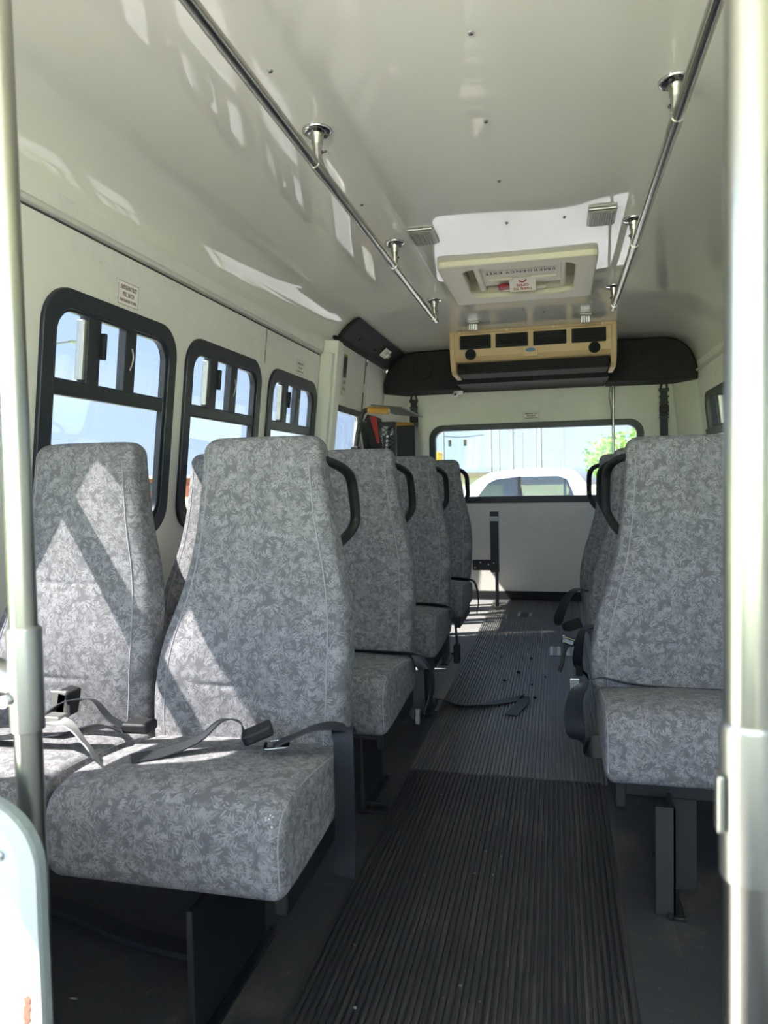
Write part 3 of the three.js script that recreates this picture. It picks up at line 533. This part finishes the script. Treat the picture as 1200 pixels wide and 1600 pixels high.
// ------------------------------------------------------------------ ceiling hand rails
for (const [x, label] of [[-0.487, 'long steel ceiling handrail on the left'], [0.462, 'long steel ceiling handrail on the right']]) {
  const g = thing('ceiling_handrail', label, 'handrail', [x, 1.866, 0], 'ceiling handrails');
  mesh('tube', tube([[0, 0, -0.4], [0, 0, -4.04]], 0.0152, 1, 24), steel, g);
  for (const z of [-0.98, -1.99, -3.0, -4.01]) {
    const b = mesh('bracket', [new THREE.LatheGeometry([[0.0135, -0.0], [0.0135, 0.06], [0.0165, 0.064], [0.0165, 0.078], [0.02, 0.086], [0.021, 0.096], [0.02, 0.096]].map(([a, c]) => new THREE.Vector2(a, c)), 24).translate(0, 0, z), tube([[0, 0, z + 0.035], [0, 0, z - 0.05]], 0.0172, 1, 24), tube([[0, 0.045, z], [0, 0.02, z - 0.02], [0, 0.002, z - 0.06]], 0.011, 10, 12)], steel, g);
    mesh('flange', new THREE.LatheGeometry([[0.014, 0.09], [0.034, 0.092], [0.041, 0.096], [0.042, 0.1], [0.042, 0.1035]].map(([a, c]) => new THREE.Vector2(a, c)), 32).translate(0, 0, z), chrome, b);
    for (let k = 0; k < 4; k++) { const a = k * Math.PI / 2 + 0.6; mesh('screw', new THREE.SphereGeometry(0.0052, 10, 6).scale(1, 0.5, 1).translate(0.03 * Math.cos(a), 0.091, z + 0.03 * Math.sin(a)), gunmetal, b); }
    mesh('screw', new THREE.SphereGeometry(0.0055, 10, 6).translate(x < 0 ? 0.014 : -0.014, 0.04, z), gunmetal, b);
  }
}

// ------------------------------------------------------------------ roof hatch
const textTex = (w, h, draw) => canvasTex(w, h, draw);
{
  const g = thing('roof_hatch', 'cream emergency exit roof hatch with upside-down lettering in the ceiling', 'hatch', [-0.01, YC, -3.69]), o = [-0.01, YC, -3.69];
  const add = (n, geo, m, p = g) => mesh(n, rel(geo, o), m, p);
  // frame: shape in (x, z) pushed down from the ceiling
  const ring = roundRect(-0.365, 0.35, -4.06, -3.32, 0.03); ring.holes.push(hole(-0.262, 0.255, -3.93, -3.4, 0.07));
  add('frame', extrude(ring, 0.03, 0.007).rotateX(Math.PI / 2).scale(1, 1, -1).scale(1, 1, -1).translate(0, 1.968, 0), cream).visible = true;
  add('tray', [box(-0.3, 0.285, 2.03, 2.045, -3.38, -3.98, 0.004), box(-0.3, -0.272, 1.95, 2.035, -3.38, -3.98, 0.008), box(0.262, 0.285, 1.95, 2.035, -3.38, -3.98, 0.008), box(-0.3, 0.285, 1.95, 2.035, -3.38, -3.395, 0.006), box(-0.3, 0.285, 1.95, 2.035, -3.945, -3.98, 0.008)], cream);
  for (const x of [-0.245, 0.235]) add('vent_slot', roundedSlot(x), darkHole);
  const lid = add('vent_panel', box(-0.2, 0.195, 1.972, 1.99, -3.43, -3.83, 0.006), cream);
  mesh('rib', rel(box(-0.215, -0.185, 1.955, 1.99, -3.42, -3.86, 0.008), o), cream, lid); mesh('rib', rel(box(0.19, 0.215, 1.955, 1.99, -3.42, -3.86, 0.008), o), cream, lid);
  for (const x of [-0.1, 0.11]) mesh('ledge', rel(box(x - 0.06, x + 0.06, 1.963, 1.974, -3.70, -3.72, 0.004), o), cream, lid);
  const basis = new THREE.Matrix4().makeBasis(V(-1, 0, 0), V(0, 0, -1), V(0, -1, 0));
  const lettering = textTex(1024, 160, (c, w, h) => { c.fillStyle = '#e0dac4'; c.fillRect(0, 0, w, h); c.fillStyle = '#14120e'; c.font = 'bold 122px sans-serif'; c.textAlign = 'center'; c.textBaseline = 'middle'; c.fillText('EMERGENCY EXIT', w / 2, h / 2 + 4); });
  mesh('lettering', rel(new THREE.BoxGeometry(0.34, 0.075, 0.001).applyMatrix4(basis).translate(0.0, 1.9712, -3.60), o), mat(0xffffff, 0.5, 0, { map: lettering }), lid);
  const hd = add('release_handle', [box(-0.12, 0.06, 1.95, 1.965, -3.78, -3.85, 0.006), cyl(0.03, 0.03, 0.014, [0.03, 1.953, -3.80], 'y', 20)], red);
  const card = textTex(256, 192, (c, w, h) => { c.fillStyle = '#f0ede2'; c.fillRect(0, 0, w, h); c.fillStyle = '#b01f1c'; c.font = 'bold 44px sans-serif'; c.textAlign = 'center'; c.fillText('TURN TO', w / 2, 52); c.fillText('OPEN', w / 2, 100); c.lineWidth = 14; c.strokeStyle = '#b01f1c'; c.beginPath(); c.arc(w / 2, 160, 34, Math.PI, Math.PI * 1.9); c.stroke(); });
  mesh('label_card', rel(new THREE.BoxGeometry(0.13, 0.1, 0.001).applyMatrix4(basis).rotateX(-0.5).translate(0.005, 1.95, -3.755).translate(0, 0, 0), [o[0], o[1] + 0, o[2]]).translate(0, 0, 0), mat(0xffffff, 0.5, 0, { map: card }), hd);
  add('white_bar', box(-0.1, 0.12, 1.952, 1.966, -3.86, -3.885, 0.004), cream);
}
function roundedSlot(x) { return extrude(roundRect(x - 0.02, x + 0.025, -3.72, -3.44, 0.02), 0.004).rotateX(Math.PI / 2).translate(0, 2.031, 0); }

// ------------------------------------------------------------------ ceiling lamps
for (const [x, z, label] of [[-0.355, -2.945, 'small rectangular ceiling lamp with ribbed lens beside the left handrail'], [0.338, -2.92, 'small rectangular ceiling lamp with ribbed lens near the right handrail']]) {
  const g = thing('ceiling_lamp', label, 'lamp', [x, YC, z], 'ceiling lamps');
  mesh('frame', box(-0.052, 0.052, -0.012, 0.0, -0.09, 0.09, 0.01), zinc, g);
  const l = mesh('lens', box(-0.044, 0.044, -0.016, -0.008, -0.08, 0.08, 0.005), lampLens, g);
  for (let k = 0; k < 9; k++) mesh('rib', cyl(0.003, 0.003, 0.15, [-0.036 + k * 0.009, -0.0155, 0], 'z', 8), lampLens, l);
}
for (const [x, z, label] of [[-0.345, -4.68, 'small clear marker lamp above the left end of the air conditioner'], [0.345, -4.67, 'small clear marker lamp above the right end of the air conditioner']]) {
  const g = thing('marker_lamp', label, 'lamp', [x, YC, z], 'marker lamps');
  mesh('base', box(-0.036, 0.036, -0.01, 0.0, -0.035, 0.05, 0.006), zinc, g);
  mesh('lens', box(-0.03, 0.03, -0.05, -0.008, -0.03, 0.02, 0.012), lens, g);
  for (let k = 0; k < 4; k++) mesh('rib', box(-0.026 + k * 0.014, -0.02 + k * 0.014, -0.052, -0.01, 0.018, 0.024, 0.002), chrome, g);
}

// ------------------------------------------------------------------ air conditioner and black speaker housings
{
  const o = [0.008, 1.66, -5.2], g = thing('air_conditioner', 'beige rear ceiling air conditioner with four dark vents', 'air conditioner', o);
  const add = (n, geo, m, p = g) => mesh(n, rel(geo, o), m, p);
  const prof = poly([[4.925, 1.966], [4.93, 1.86], [4.945, 1.80], [4.975, 1.772], [5.02, 1.762], [5.29, 1.762], [5.29, 1.966]]);
  const gs = prof; // (u = -z, y)
  add('casing', alongX(gs, -0.53, 1.075, 0.008), tan);
  for (const [x0, x1] of [[-0.535, -0.5], [0.515, 0.55]]) add('end_cheek', alongX(poly([[4.918, 1.966], [4.925, 1.86], [4.945, 1.78], [4.985, 1.715], [5.03, 1.69], [5.29, 1.69], [5.29, 1.966]]), x0, x1 - x0, 0.008), tan);
  add('rim', alongX(poly([[4.915, 1.968], [4.915, 1.952], [4.93, 1.948], [4.96, 1.968]]), -0.53, 1.075, 0.002), tan);
  for (const [x0, x1] of [[-0.467, -0.257], [-0.226, -0.013], [0.021, 0.234], [0.267, 0.483]]) {
    const v = add('vent', box(x0, x1, 1.846, 1.938, -4.9185, -4.932, 0.006), blackPlastic);
    mesh('opening', rel(box(x0 + 0.012, x1 - 0.012, 1.855, 1.929, -4.916, -4.924, 0.002), o), darkHole, v);
    for (let k = 0; k < 4; k++) mesh('louvre', rel(box(x0 + 0.012, x1 - 0.012, 1.862 + k * 0.017, 1.866 + k * 0.017, -4.9135, -4.922, 0.001), o), blackPlastic, v);
    for (let k = 0; k < 7; k++) { const x = x0 + 0.03 + k * (x1 - x0 - 0.06) / 6; mesh('fin', rel(box(x - 0.0015, x + 0.0015, 1.858, 1.927, -4.9145, -4.921, 0.0005), o), blackPlastic, v); }
  }
  for (const x of [-0.395, 0.411]) { const k = add('round_vent', cyl(0.036, 0.038, 0.012, [x, 1.813, -4.934], 'z', 28), blackPlastic); mesh('opening', rel(cyl(0.028, 0.028, 0.004, [x, 1.813, -4.927], 'z', 28), o), darkHole, k); }
  const b = add('badge_plate', box(-0.045, 0.05, 1.778, 1.842, -4.928, -4.95, 0.004), tan);
  const badge = add('badge', new THREE.CylinderGeometry(0.03, 0.03, 0.004, 28).rotateX(Math.PI / 2).scale(1.1, 0.42, 1).translate(0.002, 1.82, -4.927), mat(0x4d6f96, 0.35, 0.3));
  for (const x of [-0.46, -0.15, 0.15, 0.46]) add('screw', new THREE.SphereGeometry(0.009, 12, 8).scale(1, 1, 0.5).translate(x, 1.958, -4.913), cream);
  const gr = add('return_grille', box(-0.49, 0.505, 1.69, 1.764, -4.995, -5.25, 0.006), darkHole);
  for (let k = 0; k < 5; k++) mesh('slat', rel(box(-0.48, 0.495, 1.697 + k * 0.014, 1.703 + k * 0.014, -4.99, -5.0, 0.001), o), blackPlastic, gr);
  for (let k = 0; k < 9; k++) mesh('slat', rel(box(-0.42 + k * 0.105, -0.414 + k * 0.105, 1.692, 1.762, -4.988, -5.0, 0.001), o), blackPlastic, gr);
}
const cove = [[1.15, 1.735], [1.138, 1.77], [1.126, 1.81], [1.108, 1.85], [1.084, 1.886], [1.05, 1.918], [1.01, 1.943], [0.96, 1.957], [0.9, 1.963]];
for (const [sd, label, xi] of [[1, 'black padded speaker housing at the rear right corner of the ceiling', 0.535], [-1, 'black padded speaker housing at the rear left corner of the ceiling', 0.55]]) {
  const o = [sd * 0.85, 1.66, -5.6], g = thing('speaker_housing', label, 'housing', o, 'black rear housings');
  const end = sd > 0 ? 1 : 0.9;
  const s = poly([[sd * xi, 1.66], [sd * 1.148, 1.655], ...cove.map(([x, y]) => [sd * x, y]), [sd * xi, 1.964]]);
  mesh('body', rel(extrude(s, 0.3, 0.012).translate(0, 0, -5.855), o), padBlack, g);
  const y = 1.83, x = sd * 0.835;
  const sp = mesh('speaker', rel(new THREE.TorusGeometry(0.08, 0.006, 10, 40).translate(x, y, -5.552), o), blackPlastic, g);
  mesh('grille', rel(cyl(0.078, 0.078, 0.008, [x, y, -5.553], 'z', 40), o), mat(0x0c0d0f, 0.7), sp);
  for (let k = 1; k < 6; k++) mesh('ring', rel(new THREE.TorusGeometry(0.013 * k, 0.0022, 6, 32).translate(x, y, -5.548), o), blackPlastic, sp);
}
single('centre_housing', box(-0.545, 0.53, 1.664, 1.757, -5.31, -5.85, 0.008), padBlack, 'black housing below the air conditioner between the speakers', 'housing');
{ // padded cover over the lift door
  const o = [-1.06, 1.85, -4.88], g = thing('door_cover', 'black curved padded cover above the lift door', 'cover', o);
  const outer = [[-1.165, 1.862], [-1.118, 1.856], [-1.108, 1.858], [-1.086, 1.886], [-1.052, 1.918], [-1.01, 1.943], [-0.975, 1.955]], inner = [[-0.965, 1.945], [-0.995, 1.925], [-1.035, 1.895], [-1.062, 1.868], [-1.082, 1.84], [-1.10, 1.832], [-1.165, 1.842]];
  mesh('pad', rel(extrude(poly([...outer, ...inner]), 1.3, 0.006).translate(0, 0, -5.52), o), padBlack, g);
  for (const z of [-4.5, -4.9]) mesh('screw', rel(new THREE.SphereGeometry(0.008, 10, 8).translate(-1.05, 1.877, z), o), darkHole, g);
  const l = thing('door_lamp', 'small white lamp fixed on the black door cover', 'lamp', [-1.02, 1.89, -5.1]);
  mesh('base', new RoundedBoxGeometry(0.07, 0.012, 0.15, 3, 0.005).rotateZ(0.72).translate(-0.002, -0.006, 0), white, l);
  mesh('lens', new RoundedBoxGeometry(0.035, 0.03, 0.06, 3, 0.008).rotateZ(0.72).translate(0.012, -0.022, 0), lens, l);
}

// ------------------------------------------------------------------ stickers
const exitTex = textTex(512, 420, (c, w, h) => {
  c.fillStyle = '#e9e6df'; c.fillRect(0, 0, w, h); c.strokeStyle = '#6b3a38'; c.lineWidth = 8; c.strokeRect(12, 12, w - 24, h - 24);
  c.fillStyle = '#5d2a2a'; c.textAlign = 'center'; c.textBaseline = 'middle';
  c.lineJoin = 'round'; c.strokeStyle = '#5d2a2a'; const put = (t, y, px, sx) => { c.save(); c.translate(w / 2, y); c.scale(sx, 1); c.font = `bold ${px}px sans-serif`; c.lineWidth = 5; c.fillText(t, 0, 0); c.strokeText(t, 0, 0); c.restore(); }; put('EMERGENCY EXIT', 105, 96, 0.5); put('PULL LATCH', 220, 96, 0.5); put('PUSH WINDOW TO OPEN', 330, 66, 0.52);
});
const exitMat = mat(0xffffff, 0.5, 0, { map: exitTex });
const onWall = [];
for (const [z, label] of [[-2.085, 'exit sticker above the nearest left window'], [-3.68, 'exit sticker above the third left window']])
  onWall.push(single('exit_sticker', new THREE.BoxGeometry(0.115, 0.075, 0.0015).rotateY(Math.PI / 2).translate(XL + 0.001, 1.585, z), exitMat, label, 'sticker', 'emergency exit stickers'));
single('exit_sticker', new THREE.BoxGeometry(0.125, 0.065, 0.0015).translate(-0.027, 1.462, ZR + 0.001), exitMat, 'faded exit sticker above the rear window', 'sticker', 'emergency exit stickers');
{
  const t = textTex(64, 512, (c, w, h) => { c.fillStyle = '#d8d6c8'; c.fillRect(0, 0, w, h); c.fillStyle = '#22241f'; c.fillRect(0, 0, w, 250); c.fillStyle = '#b99a2e'; c.fillRect(0, 0, w, 30); c.fillStyle = '#2f6a50'; c.fillRect(0, 250, w, 40); c.fillStyle = '#33352f'; for (const y of [330, 345, 360, 420, 436]) c.fillRect(8, y, w - 16, 8); });
  onWall.push(single('lift_sticker', new THREE.BoxGeometry(0.07, 0.26, 0.0015).rotateY(Math.PI / 2).translate(-1.168, 1.66, -4.52), mat(0xffffff, 0.5, 0, { map: t }), 'tall dark instruction sticker on the lift door beside the pillar', 'sticker'));
  onWall.forEach((o) => lean(o, -1));
}

// ------------------------------------------------------------------ rear wall fittings
{
  const o = [-0.285, 0, -5.44], g = thing('upright_post', 'black upright post with a cross bracket in front of the rear wall', 'post', o);
  const add = (n, geo, m, p = g) => mesh(n, rel(geo, o), m, p);
  const u = add('upper_channel', box(-0.325, -0.262, 0.27, 0.725, -5.43, -5.455, 0.003), blackSteel);
  const pl = mesh('label_plate', rel(box(-0.323, -0.264, 0.655, 0.69, -5.4285, -5.431, 0.0005), o), zinc, u);
  for (const x of [-0.31, -0.293, -0.276]) mesh('hole', rel(cyl(0.005, 0.005, 0.003, [x, 0.672, -5.428], 'z', 10), o), darkHole, pl);
  add('lower_tube', cyl(0.0125, 0.0125, 0.28, [-0.279, 0.14, -5.445], 'y', 16), gunmetal);
  add('foot', box(-0.3, -0.255, 0.004, 0.014, -5.41, -5.47, 0.003), zinc);
  const c = add('cross_bracket', box(-0.46, -0.262, 0.285, 0.365, -5.425, -5.44, 0.003), blackSteel);
  for (const [x, y] of [[-0.44, 0.305], [-0.40, 0.345], [-0.34, 0.33], [-0.3, 0.34]]) mesh('bolt', rel(cyl(0.006, 0.006, 0.006, [x, y, -5.423], 'z', 8), o), zinc, c);
}
for (const [x, y0, label] of [[-0.962, 1.0, 'black tie-down strap hanging on the rear wall at left'], [0.955, 1.0, 'black tie-down strap hanging on the rear wall at right']]) {
  const g = thing('tie_down_strap', label, 'strap', [x, y0, -5.825], 'hanging tie-down straps');
  mesh('webbing', box(-0.026, 0.026, 0, 0.62, -0.004, 0.004, 0.002), webbing, g);
  mesh('webbing', box(-0.028, 0.028, 0.1, 0.56, 0.006, 0.014, 0.003), webbing, g);
  mesh('hook', [tube([[-0.024, 0.62, 0], [-0.016, 0.655, 0.004], [0, 0.668, 0.004], [0.016, 0.655, 0.004], [0.024, 0.62, 0]], 0.008, 20, 8), box(-0.036, 0.036, 0.6, 0.625, -0.006, 0.016, 0.004)], blackSteel, g);
  for (const y of [0.51, 0.555, 0.42, 0.4]) mesh('keeper', box(-0.034, 0.034, y, y + 0.012, -0.006, 0.02, 0.003), blackSteel, g);
  mesh('ratchet', box(-0.033, 0.033, 0.44, 0.5, -0.006, 0.024, 0.006), blackPlastic, g);
}
{
  const g = thing('drain_tube', 'thin steel tube standing before the right end of the rear window', 'tube', [0.588, 0.6, -5.81]);
  mesh('pipe', tube([[0, 0, 0], [0, 1.065, 0]], 0.011, 1, 14), steel, g);
  mesh('cable', tube([[-0.02, 1.06, 0.004], [-0.03, 0.98, 0.008], [-0.018, 0.9, 0.01], [-0.014, 0.78, 0.012]], 0.003, 20, 6), blackPlastic, g);
  mesh('clip', box(-0.014, 0.014, 0.66, 0.67, -0.013, 0.013, 0.002), white, g);
  const c = thing('small_camera', 'small white camera bracket under the left speaker housing', 'camera', [-0.57, 1.655, -5.62]);
  mesh('mount', box(-0.035, 0.035, -0.03, 0.0, -0.02, 0.02, 0.006), white, c); mesh('body', new THREE.SphereGeometry(0.022, 16, 12).translate(-0.02, -0.03, 0.018), white, c); mesh('eye', cyl(0.009, 0.009, 0.008, [-0.02, -0.03, 0.038], 'z', 14), darkHole, c);
}

// ------------------------------------------------------------------ folded wheelchair lift in the lift doorway
{
  const o = [-1.0, 0, -4.9], g = thing('wheelchair_lift', 'folded black wheelchair lift with tan grips in the rear left doorway', 'lift', o);
  const add = (n, geo, m, p = g) => mesh(n, rel(geo, o), m, p);
  for (const [z, dx, dy] of [[-4.56, 0, 0], [-5.27, 0.02, -0.05]]) {
    const a = add('arm', tube([[-1.12 + dx, 0.62, z], [-1.12 + dx, 1.1, z], [-1.105 + dx, 1.22 + dy, z], [-1.075 + dx, 1.36 + dy, z], [-1.055 + dx, 1.42 + dy, z], [-1.02 + dx, 1.435 + dy, z], [-0.9 + dx, 1.425 + dy, z]], 0.016, 60, 14), blackSteel);
    mesh('grip', rel(tube([[-1.02 + dx, 1.435 + dy, z], [-0.885 + dx, 1.422 + dy, z]], 0.023, 1, 18), o), gripTan, a);
    mesh('cap', rel(cyl(0.012, 0.012, 0.006, [-0.882 + dx, 1.4217 + dy, z], 'x', 14), o), cream, a);
    add('side_post', box(-1.135, -1.085, 0, 1.2, z - 0.03, z + 0.03, 0.006), blackSteel);
  }
  add('bridge_plate', new RoundedBoxGeometry(0.215, 0.008, 0.75, 2, 0.003).rotateZ(-0.12).translate(-0.9, 1.452, -4.93), gunmetal);
  add('brace', [tube([[-1.08, 1.36, -4.6], [-1.06, 1.0, -4.72]], 0.02, 1, 10), tube([[-1.06, 1.38, -4.68], [-1.05, 0.98, -4.86]], 0.018, 1, 10)], blackSteel);
  add('side_plate', extrude(poly([[-1.15, 0.6], [-1.15, 1.2], [-1.07, 1.395], [-1.0, 1.38], [-0.955, 1.18], [-0.955, 0.6]]), 0.03, 0.004).translate(0, 0, -4.7), blackPlastic);
  add('red_lever', extrude(poly([[-1.035, 1.40], [-0.99, 1.40], [-0.972, 1.22], [-0.985, 1.22]]), 0.012, 0.002).translate(0, 0, -4.66), red);
  const m = add('platform', [box(-1.06, -1.03, 0.2, 1.38, -4.9, -4.93, 0.003), box(-0.935, -0.915, 0.2, 1.38, -4.9, -4.93, 0.003), box(-1.05, -0.92, 0.2, 0.24, -4.9, -4.93, 0.003), box(-1.05, -0.92, 1.35, 1.38, -4.9, -4.93, 0.003)], blackSteel);
  const strands = [];
  for (let k = -3; k < 34; k++) for (const s of [1, -1]) { const y = 0.3 + k * 0.03; strands.push(tube([[-1.035, y + (s > 0 ? 0 : 0.07), -4.915], [-0.93, y + (s > 0 ? 0.07 : 0), -4.915]], 0.0035, 1, 5)); }
  mesh('mesh_strands', rel(merge(strands), o), gunmetal, m).userData.kind = 'stuff';
  add('pump_box', box(-0.955, -0.82, 0.1, 1.365, -5.1, -5.24, 0.01), blackPlastic);
  add('barrier', box(-1.06, -0.96, 0.2, 1.3, -5.12, -5.2, 0.006), padBlack);
}

// ------------------------------------------------------------------ outside
const GY = -0.85;
const grassTex = pixelTex(256, (x, y) => { const a = nB(x * 2, y * 2) * 0.6 + nC(x * 2, y * 2) * 0.4; return [142 + 46 * a + rr(-12, 12), 160 + 46 * a + rr(-12, 12), 106 + 30 * a + rr(-8, 8)]; });
const asphaltTex = pixelTex(256, (x, y) => { const a = 150 + 30 * nA(x * 2, y * 2) + rr(-14, 14); return [a, a, a - 2]; });
single('ground_outside', boxUV(new THREE.BoxGeometry(300, 0.1, 300).translate(0, GY - 0.06, 0), 0.3), mat(0xffffff, 0.95, 0, { map: grassTex }), 'green grass field outside the left windows', 'grass', null, 'structure');
single('parking_lot', boxUV(new THREE.BoxGeometry(26, 0.1, 60).translate(7, GY - 0.045, -10), 0.3), mat(0xffffff, 0.9, 0, { map: asphaltTex }), 'grey asphalt lot behind the bus', 'pavement', null, 'structure');
{ // pickup seen side-on through the rear window
  const o = [-0.4, GY, -15], g = thing('pickup_truck', 'white pickup truck parked behind the rear window', 'truck', o), paint = mat(0xf2f3f4, 0.25, 0, { clearcoat: 0.8, clearcoatRoughness: 0.1 }), dg = mat(0x35424f, 0.08, 0, { clearcoat: 1 });
  const body = roundRect(-3.0, 3.1, -0.35, 0.6, 0.16);
  mesh('body', rel(extrude(body, 1.9, 0.06).translate(0, 0, -15.95), o), paint, g);
  const cab = new THREE.Shape(); cab.moveTo(-1.75, 0.58); cab.quadraticCurveTo(-1.35, 0.98, -1.1, 1.06); cab.quadraticCurveTo(-0.8, 1.13, -0.4, 1.135); cab.quadraticCurveTo(0.2, 1.14, 0.45, 1.09); cab.quadraticCurveTo(0.62, 1.05, 0.86, 0.58); cab.lineTo(-1.75, 0.58);
  mesh('cab', rel(extrude(cab, 1.7, 0.05).translate(0, 0, -15.85), o), paint, g);
  for (const pts of [[[-1.36, 0.58], [-1.14, 0.86], [-0.98, 0.94], [-0.56, 0.985], [-0.56, 0.58]], [[-0.5, 0.58], [-0.5, 0.985], [0.2, 0.985], [0.36, 0.92], [0.5, 0.58]]]) mesh('side_window', rel(extrude(poly(pts), 0.03, 0.004).translate(0, 0, -14.168), o), dg, g);
  mesh('door_pillar', rel(box(-0.56, -0.5, 0.55, 0.99, -14.15, -14.12), o), blackPlastic, g);
  for (const x of [-1.9, 2.0]) { const w = mesh('wheel', rel(cyl(0.4, 0.4, 0.28, [x, GY + 0.4, -14.2], 'z', 32), o), mat(0x1a1a1a, 0.8), g); mesh('hub', rel(cyl(0.24, 0.24, 0.02, [x, GY + 0.4, -14.05], 'z', 24), o), zinc, w); }
}
single('dark_car', [extrude(roundRect(1.35, 5.6, -0.5, 0.25, 0.2), 1.8, 0.05).translate(0, 0, -19), extrude(poly([[1.5, 0.2], [2.1, 0.93], [2.6, 1.0], [4.2, 0.98], [5.1, 0.22]]), 1.6, 0.05).translate(0, 0, -18.9), ...[2.2, 4.8].map((x) => cyl(0.34, 0.34, 1.7, [x, GY + 0.34, -18.1], 'z', 24))], mat(0x272c36, 0.25, 0, { clearcoat: 1 }), 'dark car parked to the right beyond the white truck', 'car');
const wood = mat(0x8d857c, 0.9), galv = mat(0x8f9496, 0.5, 0.3);
[[-3.29, -40, 0.062, 'wooden utility pole, tallest of those left of the window middle', wood], [-3.9, -54, 0.07, 'slim utility pole second from the left in the rear window', wood], [-2.3, -43, 0.065, 'dark utility pole left of the street light', wood], [-0.86, -39, 0.045, 'left one of two close poles at the middle of the rear window', galv], [-0.66, -41.5, 0.085, 'right one of two close poles at the middle of the rear window', wood]].forEach(([x, z, r, label, m]) => {
  const g = thing('street_pole', label, 'pole', [x, GY, z], 'utility poles');
  mesh('shaft', cyl(r * 0.75, r, 11, [0, 5.5, 0], 'y', 12), m, g); mesh('crossarm', box(-0.8, 0.8, 9.9, 10.05, -0.06, 0.06, 0.01), m, g);
});
{
  const g = thing('street_signal', 'traffic signals hanging on a span wire seen at left in the rear window', 'traffic light', [-5.3, GY, -40.5]);
  mesh('mast', cyl(0.05, 0.07, 7, [-0.68, 3.5, 0], 'y', 12), galv, g);
  mesh('wire', tube([[-0.7, 4.2, 0], [0.2, 4.12, 0], [1.6, 4.2, 0]], 0.025, 20, 6), blackSteel, g);
  for (const x of [-0.33, 0.53]) { const s = mesh('signal_head', box(x - 0.08, x + 0.08, 3.62, 3.98, -0.08, 0.08, 0.02), mat(0x3c4a38, 0.6), g); for (const [y, c] of [[3.91, 0x5a1512], [3.8, 0x5a4512], [3.69, 0x1d5a3a]]) mesh('signal_lens', cyl(0.045, 0.045, 0.03, [x, y, 0.085], 'z', 16), mat(c, 0.4), s); }
  const l = (x, z, h, s, label) => { const q = thing('street_light', label, 'street light', [x, GY, z], 'street lights'); mesh('shaft', cyl(0.035, 0.05, h, [0, h / 2, 0], 'y', 12), galv, q); mesh('arm', tube([[0, h - 0.4, 0], [s * 1.0, h + 0.1, 0], [s * 1.4, h + 0.18, 0]], 0.03, 20, 8), galv, q); mesh('lamp_head', new THREE.SphereGeometry(0.3, 16, 10).scale(0.8, 0.2, 0.4).translate(s * 1.6, h + 0.18, 0), galv, q); };
  l(-1.68, -42, 4.5, -1, 'street light with short arm, left of the window middle'); l(0.5, -60, 4.0, -1, 'distant street light right of the close poles');
  const q = thing('street_light', 'street light arm seen through the nearest left window', 'street light', [-25.2, GY, -30.2], 'street lights');
  mesh('shaft', cyl(0.08, 0.14, 8.2, [0, 4.1, 0], 'y', 12), galv, q); mesh('arm', tube([[0, 8.1, 0], [0.1, 8.7, -0.9], [0.2, 9.15, -2.4], [0.3, 9.5, -3.7]], 0.06, 24, 8), galv, q); mesh('lamp_head', new THREE.SphereGeometry(0.3, 16, 10).scale(0.6, 0.3, 1.4).translate(0.32, 9.55, -4.0), galv, q);
  single('street_bus', [cyl(0.5, 0.5, 2, [-11.5, GY + 0.5, -42], 'z'), cyl(0.5, 0.5, 2, [-7.5, GY + 0.5, -42], 'z'), box(-12.5, -6.5, GY + 0.4, 0.4, -42.9, -41.1, 0.05), extrude(roundRect(-13, -6.3, 0.3, 2.55, 0.25), 2.2, 0.05).translate(0, 0, -43)], mat(0xe8b50c, 0.4), 'yellow vehicle far off at the left edge of the rear window', 'bus');
}
for (const [x, z, r, h, label] of [[4.1, -42, 2.4, 4.4, 'bright green tree at the right of the rear window'], [11, -48, 3.4, 5.2, 'second green tree further right behind the rear window'], [-62, -78, 2.5, 4, 'green tree on the horizon beyond the left windows']]) {
  const g = thing('tree', label, 'tree', [x, GY, z]);
  mesh('trunk', cyl(0.12, 0.22, h * 0.6, [0, h * 0.3, 0], 'y', 10), wood, g);
  const leaves = [], base = new THREE.PlaneGeometry(0.22, 0.16);
  for (let i = 0; i < 1500; i++) { const a = rr(0, 6.283), b = Math.acos(rr(-1, 1)), q = r * Math.cbrt(rr(0.25, 1)) * (1 + 0.2 * Math.sin(a * 5) * Math.sin(b * 4)); leaves.push(base.clone().rotateX(rr(0, 6)).rotateY(rr(0, 6)).translate(q * Math.sin(b) * Math.cos(a), h * 0.62 + q * 0.62 * Math.cos(b), q * Math.sin(b) * Math.sin(a))); }
  mesh('foliage', leaves, mat(0x9cc25c, 0.8, 0, { transmission: 0.3, thickness: 0, side: THREE.DoubleSide }), g).userData.kind = 'stuff';
}
{
  const g = thing('brick_building', 'low red brick building on the horizon beyond the left windows', 'building', [-53, GY, -97]);
  mesh('wall', box(-7, 7, 0, 2.6, -6, 6, 0.05), mat(0x9a5a48, 0.9), g); mesh('roof', box(-7.3, 7.3, 2.6, 3.0, -6.3, 6.3, 0.05), mat(0xc9c4bb, 0.8), g);
  for (let k = 0; k < 4; k++) mesh('window', box(-6 + k * 3.4, -4.4 + k * 3.4, 0.8, 2.0, 6, 6.06, 0.02), mat(0x3a4652, 0.1), g);
  const h = thing('shed_row', 'pale low buildings on the horizon outside the bus', 'building', [-20, GY, -110]);
  mesh('wall', box(-14, 14, 0, 1.9, -4, 4, 0.05), mat(0xbcb7ae, 0.9), h); mesh('roof', poly2roof(), mat(0x7e7468, 0.9), h);
}
function poly2roof() { return extrude(poly([[-14.4, 1.9], [14.4, 1.9], [13, 2.6], [-13, 2.6]]), 8.6).translate(0, 0, -4.3); }

renderer.render(scene, camera);
